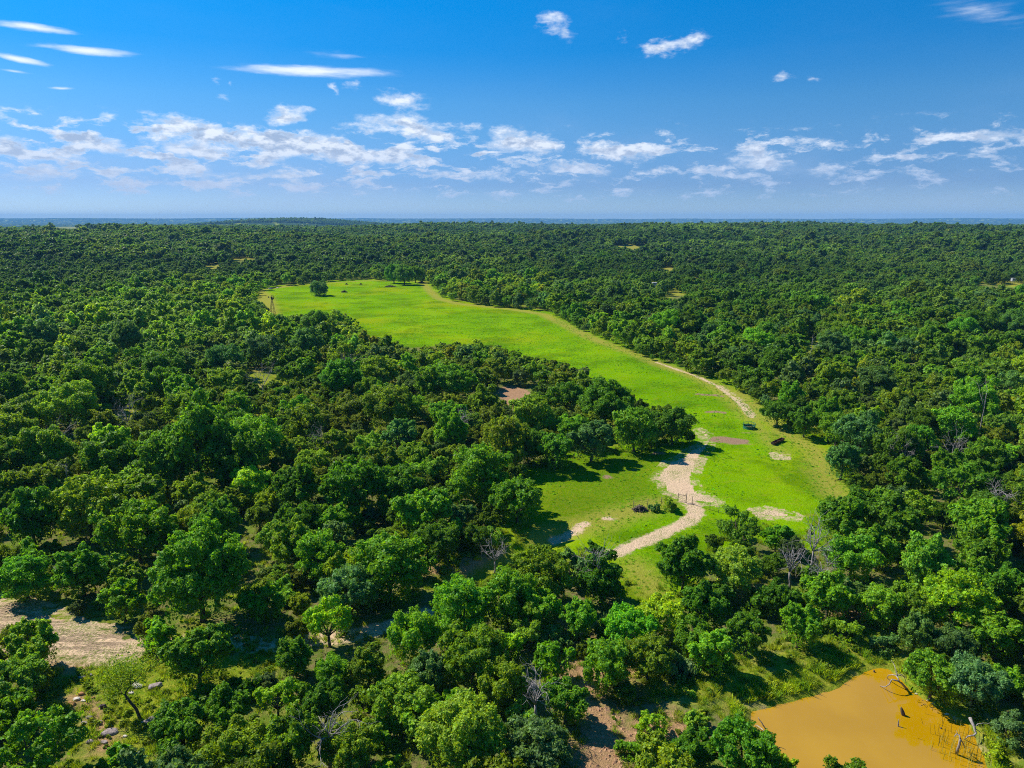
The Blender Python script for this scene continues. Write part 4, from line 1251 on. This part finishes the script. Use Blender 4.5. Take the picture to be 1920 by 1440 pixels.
for u, v, hgt, rad, lb in [(1694, 1341, .85, .17, 'dark pointed stump sticking up from the middle of the pond'),
                           (1684, 1362, .75, .06, 'thin pale stick standing in the pond below the dark stump'),
                           (1639, 1260, .22, .10, 'small dark stump tip near the far shore of the pond'),
                           (1764.5, 1366, .14, .08, 'tiny dark stump tip in the right part of the pond')]:
    o0 = pt(u, v, -.35)
    vs, fs = [], []
    lean = np.array([-.35 if rad > .15 else .0, .1, 1.0])
    tube(vs, fs, [lean * -.6, lean * hgt * .4, lean * hgt * .8, lean * hgt], [rad * 1.1, rad, rad * .6, rad * .12], 8)
    add_obj('stump', wood_mesh('stump', vs, fs, M_BARK if rad != .06 else M_DEAD), loc=o0, label=lb, category='stump', group='stumps in the pond')


def rock_mat(name, a, b):
    m, t = new_mat(name)
    g = t.node('ShaderNodeTexCoord').outputs['Object']
    n = t.noise(g, 5.0, 6, 0.7)
    finish(t, t.mix(t.sstep(n, 0.3, 0.7), a, b), 0.9, 0.2, n, 0.8, 0.06)
    return m
R_GREY = rock_mat('grey_pink_stone', (.17, .13, .12), (.42, .34, .31))
R_RUST = rock_mat('rust_stone', (.30, .13, .05), (.52, .27, .12))
R_PALE = rock_mat('pale_stone', (.45, .38, .32), (.70, .62, .54))
R_DARK = rock_mat('dark_stone', (.035, .025, .025), (.14, .10, .09))
import bmesh


def rock(u, v, w_, hfrac, mat, lb, seed, name='rock', group='stones in the grass clearing', yaw=None, asp=.62):
    x0, y0 = gp(u, v, .15); dep_ = proj(x0, y0, .15)[2]
    R0 = .5 * w_ * dep_ / FPX
    r = np.random.default_rng(seed)
    bm = bmesh.new()
    for k in range(26):
        q = r.normal(size=3); q /= np.linalg.norm(q)
        q = np.sign(q) * np.abs(q) ** .6
        q /= max(1, np.linalg.norm(q) * .9)
        bm.verts.new((q[0] * R0, q[1] * R0 * asp, q[2] * R0 * hfrac))
    g_ = bmesh.ops.convex_hull(bm, input=bm.verts)
    bmesh.ops.delete(bm, geom=[e for e in g_['geom_interior'] if isinstance(e, bmesh.types.BMVert)], context='VERTS')
    bmesh.ops.bevel(bm, geom=bm.edges[:], offset=R0 * .05, segments=1, affect='EDGES')
    me = bpy.data.meshes.new(name); bm.to_mesh(me); bm.free(); me.materials.append(mat)
    zz = float(height(np.array([x0]), np.array([y0]))[0])
    o = add_obj(name, me, loc=(x0, y0, zz + R0 * hfrac * .35), label=lb, category='rock', group=group)
    o.rotation_euler = (r.uniform(-.1, .1), r.uniform(-.1, .1), r.uniform(-.4, .4) if yaw is None else yaw)
    return o


for i, (u, v, w_, hf, mt, lb) in enumerate([
        (205, 1372, 33, .30, R_GREY, 'largest flat pinkish-grey slab in the middle of the clearing'),
        (168, 1389, 15, .5, R_GREY, 'small dark-edged stone below left of the largest flat slab'),
        (195, 1390, 15, .4, R_GREY, 'small pinkish stone right below the largest flat slab'),
        (187, 1353, 17, .35, R_GREY, 'flat grey stone just above the largest flat slab'),
        (167, 1342, 14, .4, R_GREY, 'grey-pink stone upper left of the largest flat slab'),
        (158, 1352, 13, .25, R_GREY, 'low flat stone at the left side of the stony clearing'),
        (234, 1379, 10, .5, R_PALE, 'little pale pointed stone right of the largest flat slab'),
        (152, 1299, 14, .5, R_RUST, 'rust-orange boulder at the top of the pale stone patch'),
        (133, 1318, 18, .5, R_RUST, 'long rust-orange boulder at the lower left of the pale stones'),
        (142, 1309, 16, .4, R_PALE, 'chalky pale stone between the two rust-orange boulders'),
        (156, 1311, 10, .4, R_PALE, 'small chalky stone at the right end of the pale stones'),
        (174, 1306, 7, .7, R_RUST, 'tiny bright orange stone right of the pale stones'),
        (257, 1283, 26, .35, R_PALE, 'pale rock ledge behind the crooked black-trunked tree'),
        (290, 1286, 28, .35, R_GREY, 'grey rock ledge at the foot of the round dark tree'),
        (246, 1297, 13, .4, R_PALE, 'small pale stone under the ledge behind the crooked tree'),
        (270, 1356, 30, .35, R_GREY, 'dark grey lower block of the layered outcrop right of the clearing'),
        (292, 1345, 30, .35, R_GREY, 'middle block of the layered outcrop right of the clearing'),
        (315, 1333, 30, .35, R_GREY, 'pale upper block of the layered outcrop right of the clearing')]):
    rock(u, v, w_, hf, mt, lb, 1300 + i, yaw=.45 if i >= 15 else None, asp=.45 if i >= 15 else .62)
rock(192, 1323, 15, .7, R_DARK, 'dark charred stump-like stone in the bright grass of the clearing', 1390)
for i, (u, v, w_) in enumerate([(1668, 1254, 5), (1701, 1284, 7), (1704, 1286, 6), (1719, 1293, 6), (1741, 1305, 6), (1752, 1311, 6), (1776, 1330, 12), (1811, 1354, 7)]):
    rock(u, v, w_, .6, R_PALE, ['small pale stone on the far corner of the pond shore', 'pale stone touching the root of the forked fallen tree',
         'second pale stone just below the root of the forked fallen tree', 'pale stone on the shore a little past the forked fallen tree',
         'upper of two pale stones midway along the right shore', 'lower of two pale stones midway along the right shore',
         'wide pale brown stone on the right pond shore above the driftwood', 'white stone beside the driftwood trunk on the right shore'][i],
         1400 + i, group='stones on the pond shore')
# sawn plank lying above the clearing
x0, y0 = gp(160, 1268, .1)
bm = bmesh.new(); bmesh.ops.create_cube(bm, size=1)
bmesh.ops.scale(bm, vec=(1.15, .34, .10), verts=bm.verts)
bmesh.ops.bevel(bm, geom=bm.edges[:], offset=.02, segments=1, affect='EDGES')
me = bpy.data.meshes.new('plank'); bm.to_mesh(me); bm.free(); me.materials.append(M_DEAD)
o = add_obj('plank', me, loc=(x0, y0, .14), label='short pale weathered plank lying in the grass above the clearing', category='plank')
o.rotation_euler = (.1, .08, .62)


# stones scattered on the brown slope (uncountable litter)
def stones(name, label, n_, where, smax):
    r = np.random.default_rng(1500 + n_)
    lo = where.min(0); hi = where.max(0)
    x = r.uniform(lo[0], hi[0], n_ * 3); y = r.uniform(lo[1], hi[1], n_ * 3)
    k = inpoly(x, y, where) & (sd(x, y, WP['pond'], 3) < -.3)
    x, y = x[k][:n_], y[k][:n_]; z = height(x, y)
    V = []; F = []
    for a_, b_, c_ in zip(x, y, z):
        s_ = smax * r.uniform(.15, 1) ** 2 + .06
        q = np.array([[1, 0, 0], [0, 1, 0], [-1, 0, 0], [0, -1, 0], [.3, .2, .6], [-.3, -.2, .5]]) * r.uniform(.7, 1.2, (6, 3)) * s_
        an = r.uniform(0, 6.28); co, si = math.cos(an), math.sin(an)
        q = np.stack([q[:, 0] * co - q[:, 1] * si, q[:, 0] * si + q[:, 1] * co, q[:, 2]], -1) + np.array([a_, b_, c_ - .02])
        base = len(V); V += [tuple(p) for p in q]
        for f in ((0, 1, 4), (1, 2, 4), (2, 5, 4), (2, 3, 5), (3, 0, 5), (0, 4, 5)):
            F.append(tuple(base + j for j in f))
    me = bpy.data.meshes.new(name); me.from_pydata(V, [], F); me.materials.append(rock_mat(name + '_stone', (.28, .14, .07), (.46, .29, .17)))
    add_obj(name, me, kind='stuff', label=label)
stones('rubble', 'reddish loose stones littering the bare slope left of the pond', 700, WP['slope'], .22)


# ------------------------------------------------------------------ farm things
def flat_mat(name, a, b, rough=.7, metal=0.0, scale=3.0):
    m, t = new_mat(name)
    g = t.node('ShaderNodeTexCoord').outputs['Object']
    p = finish(t, t.mix(t.sstep(t.noise(g, scale, 5, .7), .35, .7), a, b), rough, .3)
    p.inputs['Metallic'].default_value = metal
    return m
F_GREEN = flat_mat('green_painted_steel', (.015, .10, .055), (.03, .17, .10))
F_RUST = flat_mat('rusty_steel', (.10, .035, .02), (.22, .09, .05))
F_DARK = flat_mat('dark_steel', (.03, .022, .018), (.09, .06, .045))
F_POST = flat_mat('weathered_post', (.06, .045, .035), (.20, .16, .12))
F_WIRE = flat_mat('fence_wire', (.10, .09, .08), (.2, .18, .16), .5, .6)
F_WHITE = flat_mat('pale_painted_sheet', (.33, .34, .37), (.46, .46, .48))
F_HAY = flat_mat('old_hay', (.30, .24, .10), (.50, .42, .20), 1.0)
F_SLIT = flat_mat('dark_opening', (.008, .008, .01), (.02, .02, .025))


def box(bm, cx, cy, cz, sx, sy, sz, rz=0.0):
    from mathutils import Matrix
    r_ = bmesh.ops.create_cube(bm, size=1)
    vs = r_['verts']
    bmesh.ops.scale(bm, vec=(sx, sy, sz), verts=vs)
    bmesh.ops.rotate(bm, cent=(0, 0, 0), matrix=Matrix.Rotation(rz, 3, 'Z'), verts=vs)
    bmesh.ops.translate(bm, vec=(cx, cy, cz), verts=vs)


def bm_obj(name, bm, mat, parent=None, **k):
    me = bpy.data.meshes.new(name); bm.to_mesh(me); bm.free(); me.materials.append(mat)
    return add_obj(name, me, parent, **k)


def bar(name, a, b, r_, mat, parent, sides=6):
    vs, fs = [], []
    tube(vs, fs, [a, (np.array(a) + np.array(b)) / 2, b], [r_, r_, r_], sides)
    return add_obj(name, wood_mesh(name, vs, fs, mat), parent)


def ring(name, R0, z, r_, mat, parent, n_=28):
    vs, fs = [], []
    pts = [(R0 * math.cos(2 * math.pi * k / n_), R0 * math.sin(2 * math.pi * k / n_), z) for k in range(n_ + 1)]
    tube(vs, fs, pts, [r_] * (n_ + 1), 5)
    return add_obj(name, wood_mesh(name, vs, fs, mat), parent)


# round bale feeder
o0 = pt(1404.5, 803, 0); o0[2] = float(height(o0[:1], o0[1:2])[0])
rt = root_empty('hay_ring', o0, 'round dark green steel hay feeder ring standing on the meadow', 'hay feeder')
R0 = 1.28
for z_ in (.06, .62, 1.15): ring('rail', R0, z_, .045, F_GREEN, rt)
bm = bmesh.new()
n_ = 28
vv = [[bm.verts.new((R0 * math.cos(2 * math.pi * k / n_) * s_, R0 * math.sin(2 * math.pi * k / n_) * s_, z_)) for k in range(n_)] for s_, z_ in ((1.005, .08), (1.005, .60), (.985, .60), (.985, .08))]
for k in range(n_):
    k2 = (k + 1) % n_
    for a_, b_ in ((0, 1), (1, 2), (2, 3), (3, 0)):
        bm.faces.new((vv[a_][k], vv[a_][k2], vv[b_][k2], vv[b_][k]))
bm_obj('skirt_panel', bm, F_GREEN, rt)
for k in range(14):
    a_ = 2 * math.pi * k / 14
    bar('upright', (R0 * math.cos(a_), R0 * math.sin(a_), .62), (R0 * math.cos(a_ + .12), R0 * math.sin(a_ + .12), 1.15), .03, F_GREEN, rt)
vs, fs = [], []
for k in range(260):
    a_, q_ = rng.uniform(0, 6.28), rng.uniform(0, .95) ** .5
    p = np.array([math.cos(a_) * q_ * 1.1, math.sin(a_) * q_ * 1.1, rng.uniform(.02, .25)])
    tube(vs, fs, [p, p + rng.normal(size=3) * np.array([.12, .12, .04]), p + rng.normal(size=3) * np.array([.2, .2, .06])], [.02, .02, .01], 3)
o = add_obj('hay', wood_mesh('hay', vs, fs, F_HAY), loc=o0, label='flattened leftover hay inside the round green feeder', category='hay', kind='stuff')

# feed bunk
a0 = pt(1448.7, 835, 0); b0 = pt(1467.5, 826.5, 0); c0 = (a0 + b0) / 2
c0[2] = float(height(c0[:1], c0[1:2])[0]); yaw = math.atan2(b0[1] - a0[1], b0[0] - a0[0]); Lb = np.linalg.norm((b0 - a0)[:2])
rt = root_empty('feed_trough', c0, 'long rusty brown feed trough standing on the meadow below the hay ring', 'feed trough')
rt.rotation_euler = (0, 0, yaw)
bm = bmesh.new()
box(bm, 0, 0, .22, Lb, .70, .05); box(bm, 0, .37, .42, Lb, .04, .42); box(bm, 0, -.37, .42, Lb, .04, .42)
bm_obj('tray', bm, F_RUST, rt)
for x_ in (-Lb / 2 - .022, 0, Lb / 2 + .022):
    bm = bmesh.new(); box(bm, x_, 0, .43, .04, .70, .46); bm_obj('end_plate' if x_ else 'divider', bm, F_DARK, rt)
for x_ in (-Lb * .42, Lb * .42):
    for y_ in (-.28, .28):
        bar('leg', (x_, y_, -.1), (x_, y_, .2), .035, F_DARK, rt)

# windmill
o0 = pt(512, 593, 0); o0[2] = float(height(o0[:1], o0[1:2])[0])
rt = root_empty('windmill', o0, 'old farm windpump with lattice tower at the left edge of the meadow', 'windmill')
HT = 8.2
for sx in (-1, 1):
    for sy in (-1, 1):
        bar('leg', (sx * 1.1, sy * 1.1, -.1), (sx * .12, sy * .12, HT), .075, F_DARK, rt)
vs, fs = [], []
for k in range(5):
    z0_, z1_ = HT * k / 5, HT * (k + 1) / 5
    w0, w1 = 1.1 - (1.1 - .12) * z0_ / HT, 1.1 - (1.1 - .12) * z1_ / HT
    for (ax, ay, bx, by) in ((-1, -1, 1, -1), (1, -1, 1, 1), (1, 1, -1, 1), (-1, 1, -1, -1)):
        tube(vs, fs, [(ax * w0, ay * w0, z0_), (bx * w1, by * w1, z1_)], [.035, .035], 4)
        tube(vs, fs, [(ax * w1, ay * w1, z1_), (bx * w1, by * w1, z1_)], [.035, .035], 4)
add_obj('bracing', wood_mesh('bracing', vs, fs, F_DARK), rt)
hub = np.array([0, 0, HT + .25])
bar('gearbox', hub + (-.3, 0, 0), hub + (.35, -.1, 0), .22, F_DARK, rt, 8)
wh = add_obj('wheel_hub', wood_mesh('wheel_hub', *(lambda v_, f_: (tube(v_, f_, [(0, 0, -.12), (0, 0, .12)], [.14, .14], 8), (v_, f_))[1])([], []), F_DARK), rt, loc=tuple(hub + (.42, -.12, 0)))
wh.rotation_euler = (0, math.pi / 2, -.45)
for k in range(14):
    a_ = 2 * math.pi * k / 14
    bm = bmesh.new()
    ca, sa = math.cos(a_), math.sin(a_); ta, tb = -sa, ca
    q = [(ca * .35 + ta * .05, sa * .35 + tb * .05, .03), (ca * 1.15 + ta * .19, sa * 1.15 + tb * .19, .10), (ca * 1.15 - ta * .19, sa * 1.15 - tb * .19, -.10), (ca * .35 - ta * .05, sa * .35 - tb * .05, -.03)]
    t1 = [bm.verts.new(p) for p in q]; t2 = [bm.verts.new((p[0], p[1], p[2] + .02)) for p in q]
    bm.faces.new(t1[::-1]); bm.faces.new(t2)
    for j in range(4): bm.faces.new((t1[j], t1[(j + 1) % 4], t2[(j + 1) % 4], t2[j]))
    bm_obj('blade', bm, F_DARK, wh)
bar('tail_boom', hub + (-.2, .05, 0), hub + (-1.5, .5, .05), .04, F_DARK, rt)
bm = bmesh.new(); box(bm, 0, 0, 0, .75, .03, .62, -.33); o = bm_obj('tail_vane', bm, F_DARK, rt); o.location = hub + (-1.6, .53, .05)

# fence across the track
POSTS = [(1188, 951, 1.1), (1214, 947, 1.1), (1240, 944, 1.15), (1257, 941, 1.2), (1271, 939, 1.4), (1286, 943, 1.8), (1298, 946, 1.4), (1331, 956, 1.2), (1347, 961, 1.1),
         (1372, 967, 1.1), (1398, 972, 1.1)]
P0_ = pt(1286, 943, 0)
rt = root_empty('wire_fence', P0_, 'sagging wire fence on dark wooden posts across the sandy track', 'fence')
tops = []
for u, v, hh in POSTS:
    p = pt(u, v, 0); p[2] = float(height(p[:1], p[1:2])[0])
    bar('post', p - P0_ - (0, 0, .2), p - P0_ + (rng.uniform(-.08, .08), 0, hh), .06 if hh > 1.5 else .045, F_POST, rt, 7)
    tops.append(p - P0_)
for zf in (.35, .7, 1.02):
    vs, fs = [], []
    for a_, b_ in zip(tops[:-1], tops[1:]):
        if abs(a_[0] - tops[5][0]) < .01 and zf > .5: continue      # the gateway stands open
        m_ = (a_ + b_) / 2 - (0, 0, .08)
        tube(vs, fs, [a_ + (0, 0, zf), m_ + (0, 0, zf), b_ + (0, 0, zf)], [.015] * 3, 4)
    add_obj('wire', wood_mesh('wire', vs, fs, F_WIRE), rt)
bar('brace', tops[4] + (0, 0, 1.2), tops[5] + (0, 0, 1.2), .05, F_POST, rt)
pg_a, pg_b = pt(1288, 944, .12), pt(1302, 945, .1)
bar_o = root_empty('fallen_gate_pole', pg_a, 'thin pale pole lying on the sand at the open gateway', 'pole')
bar('pole', (0, 0, .02), pg_b - pg_a + (0, 0, .02), .06, M_DEAD, bar_o)


# brush piles
def brush(u, v, w_, hh, lb, seed, mat=None):
    x0, y0 = gp(u, v, hh * .4); dep_ = proj(x0, y0, hh * .4)[2]; R0 = .5 * w_ * dep_ / FPX
    r = np.random.default_rng(seed); vs, fs = [], []
    for k in range(240):
        a_ = r.uniform(0, 6.28); q_ = r.uniform(0, 1) ** .6
        p = np.array([math.cos(a_) * q_ * R0, math.sin(a_) * q_ * R0 * .6, hh * (1 - q_ ** 1.5) * r.uniform(.1, 1)])
        d = r.normal(size=3) * np.array([1, 1, .35]); d /= np.linalg.norm(d)
        ln_ = r.uniform(.3, 1.1) * min(R0, 1.8)
        tube(vs, fs, [p - d * ln_ * .5, p + r.normal(size=3) * .05, p + d * ln_ * .5], [.07, .06, .02], 4)
    o = add_obj('brush_pile', wood_mesh('brush_pile', vs, fs, mat or M_BARK), label=lb, category='brush pile', group='heaps of cut branches',
                loc=(x0, y0, float(height(np.array([x0]), np.array([y0]))[0])))
brush(645.5, 547, 12, 1.4, 'small dark brush pile right of the lone round tree', 1601)
brush(732, 536.5, 25, 1.6, 'long low brush pile at the far end of the meadow', 1602)
brush(650, 532.5, 5, 1.1, 'tiny brush pile behind the lone round tree', 1603)
brush(676.5, 532.5, 5, 1.0, 'tiny brown brush pile between the two far heaps', 1604)
brush(790, 529, 12, 1.6, 'brown brush pile in the far right corner of the meadow', 1605)
brush(1200, 953, 26, .8, 'grey-brown brushwood heap beside the fence left of the sandy track', 1606)

# stock tank, deer blinds
o0 = pt(507, 543, 0); o0[2] = float(height(o0[:1], o0[1:2])[0])
rt = root_empty('stock_tank', o0, 'low white stock tank at the far left corner of the meadow', 'water tank')
vs, fs = [], []
tube(vs, fs, [(0, 0, 0), (0, 0, .75)], [1.2, 1.25], 24); add_obj('tank_wall', wood_mesh('tank_wall', vs, fs, F_WHITE), rt)
ring('rim', 1.25, .78, .05, F_DARK, rt, 24)
o0 = pt(520, 541.5, 0); o0[2] = float(height(o0[:1], o0[1:2])[0])
rock(520, 540.5, 6, .35, R_PALE, 'white patch of pale ground beside the low stock tank', 1700, name='white_patch', group=None)  # pale ground patch, modelled as a low raised block


def blind(u, v, w_, stilt, lb):
    x0, y0 = gp(u, v, 0.0)
    z0_ = float(height(np.array([x0]), np.array([y0]))[0])
    rt = root_empty('hunting_blind', (x0, y0, z0_), lb, 'hunting blind', 'hunting blinds')
    bm = bmesh.new(); box(bm, 0, 0, stilt + 1.0, w_, w_ * .8, 2.0); bm_obj('cabin', bm, F_WHITE, rt)
    bm = bmesh.new(); box(bm, 0, 0, stilt + 2.06, w_ * 1.12, w_ * .95, .12); bm_obj('roof', bm, F_WHITE, rt)
    bm = bmesh.new(); box(bm, 0, -w_ * .4 - .01, stilt + 1.35, w_ * .7, .03, .38); bm_obj('window', bm, F_SLIT, rt)
    for sx in (-1, 1):
        for sy in (-1, 1): bar('leg', (sx * w_ * .42, sy * w_ * .34, -.2), (sx * w_ * .42, sy * w_ * .34, stilt), .07, F_POST, rt)
blind(1897.5, 537, 2.1, 2.6, 'small pale hunting blind on stilts beside the far hay field')
blind(1226.5, 542, 2.8, 2.2, 'small pale hut in the brushy clearing right of the meadow')

# reeds in the right end of the pond
n = 150
x = []; y = []
c1 = gp(1805, 1400)
x = c1[0] + fr_.normal(0, 1.3, n); y = c1[1] + fr_.normal(0, 1.6, n)
zz_ = height(x, y)
scatter2 = []
me = bpy.data.meshes.new('reeds')
V = []
for a_, b_, c_ in zip(x, y, zz_):
    hh = fr_.uniform(.6, 1.5); d = fr_.normal(0, .12, 2); an = fr_.uniform(0, 3.14)
    p = np.array([a_, b_, max(c_, -.45)]); s_ = np.array([math.cos(an), math.sin(an), 0]) * .022
    q = p + np.array([d[0], d[1], hh])
    V += [p - s_, p + s_, q + s_ * .4, q - s_ * .4]
M_REED = flat_mat('dry_reed', (.20, .24, .04), (.34, .33, .10))
add_obj('reeds', leaf_mesh('reeds', np.array(V), M_REED), kind='stuff', category='reeds', label='thin yellow-green reeds standing at the right end of the pond')

# ------------------------------------------------------------------ labels for the single trees
MARKS = [('the muddy pond', 1620, 1375), ('the shaded pond bank', 1540, 1235), ('the right-shore driftwood', 1830, 1365),
         ('the bare stony slope', 1125, 1345), ('the stony grass clearing', 205, 1335), ('the pale dirt road', 120, 1200),
         ('the shaded gully', 900, 1060), ('the foot of the sandy track', 1150, 1035), ('the wire fence', 1300, 945),
         ('the lower tip of the meadow', 1560, 950), ('the silver-grey bare tree', 1526, 1000), ('the red creek bar', 965, 745),
         ('the wooded meadow point', 1290, 800), ('the bright yellow tree', 210, 825),
         ('the round yellow-green tree', 467, 908), ('the grassy gap in the wood', 470, 1010), ('the rutted track patch', 690, 1188),
         ('the hay ring', 1405, 800), ('the purple-grey leafless tree', 100, 815), ('the pale dead right-wood tree', 1792, 836)]


def tree_label(x, y, R, tone, form, u, v):
    size = 'small' if R < 2.1 else 'smallish' if R < 2.8 else 'medium' if R < 3.6 else 'broad' if R < 4.6 else 'huge'
    kind = 'shrub' if R < 2.1 else ('open feathery tree' if form == 'l' else 'tree')
    if u < 45 and v > 700: where = 'cut off by the left edge' if u < 25 else 'close to the left edge'
    elif v > 1400: where = None
    else: where = None
    best = min(MARKS, key=lambda q: math.hypot(u - q[1], (v - q[2]) * 1.3))
    du, dv = u - best[1], (v - best[2]) * 1.3
    dist = math.hypot(du, dv)
    ang = 'right of' if du > abs(dv) else 'left of' if -du > abs(dv) else 'in front of' if dv > 0 else 'behind'
    near = 'just ' if dist < 75 else '' if dist < 150 else 'well '
    return '%s %s %s %s' % (size, TONEW[tone], kind, '%s%s %s' % (near, ang, best[0]))


rows = {}
for root, x, y, R, tone, form, u, v in LABEL_ROWS:
    rows.setdefault(tree_label(x, y, R, tone, form, u, v), []).append((u, v, root, x, y))
ORD = ['leftmost', 'second from left', 'third from left', 'fourth from left', 'fifth from left', 'sixth from left', 'seventh from left']
for lb, lst in rows.items():
    if len(lst) == 1:
        lst[0][2]['label'] = lb; continue
    lst.sort(key=lambda q: q[0])
    if len(lst) == 2:
        if abs(lst[0][0] - lst[1][0]) > abs(lst[0][1] - lst[1][1]):
            lst[0][2]['label'] = lb + ', left one'; lst[1][2]['label'] = lb + ', right one'
        else:
            lst.sort(key=lambda q: q[1])
            lst[0][2]['label'] = lb + ', farther one'; lst[1][2]['label'] = lb + ', nearer one'
    else:
        for k_, q in enumerate(lst):
            q[2]['label'] = lb + ', ' + ('rightmost' if k_ == len(lst) - 1 else ORD[min(k_, 6)])
for root, x, y, R, tone, form, u, v in LABEL_ROWS:
    if abs(u - 598) < 3 and abs(v - 536) < 8: root['label'] = 'lone round dark tree standing out in the far meadow'
    if abs(v - 513) < 9 and 730 < u < 790: root['label'] = {7: 'left tree', 8: 'middle tree', 9: 'right tree'}[7 + (u > 748) + (u > 768)] + ' of the dark clump on the far edge of the meadow'
#@@OBJECTS_END

# ------------------------------------------------------------------ air
bm_v = [(x, y, z) for z in (-32, 165) for y in (-400, 19300) for x in (-51000, 51000)]
me = bpy.data.meshes.new('haze')
me.from_pydata(bm_v, [], [(0, 2, 3, 1), (4, 5, 7, 6), (0, 1, 5, 4), (2, 6, 7, 3), (0, 4, 6, 2), (1, 3, 7, 5)])
m = bpy.data.materials.new('air'); m.use_nodes = True
t = NT(m.node_tree); t.n.clear()
pv_ = t.node('ShaderNodeVolumePrincipled', {'Color': (0.22, 0.54, 0.96, 1), 'Density': 6.2e-5, 'Anisotropy': 0.0})
o_ = t.node('ShaderNodeOutputMaterial'); t.l.new(pv_.outputs[0], o_.inputs['Volume'])
me.materials.append(m)
haze = add_obj('haze', me, kind='stuff', label='thin blue haze over the far woods')
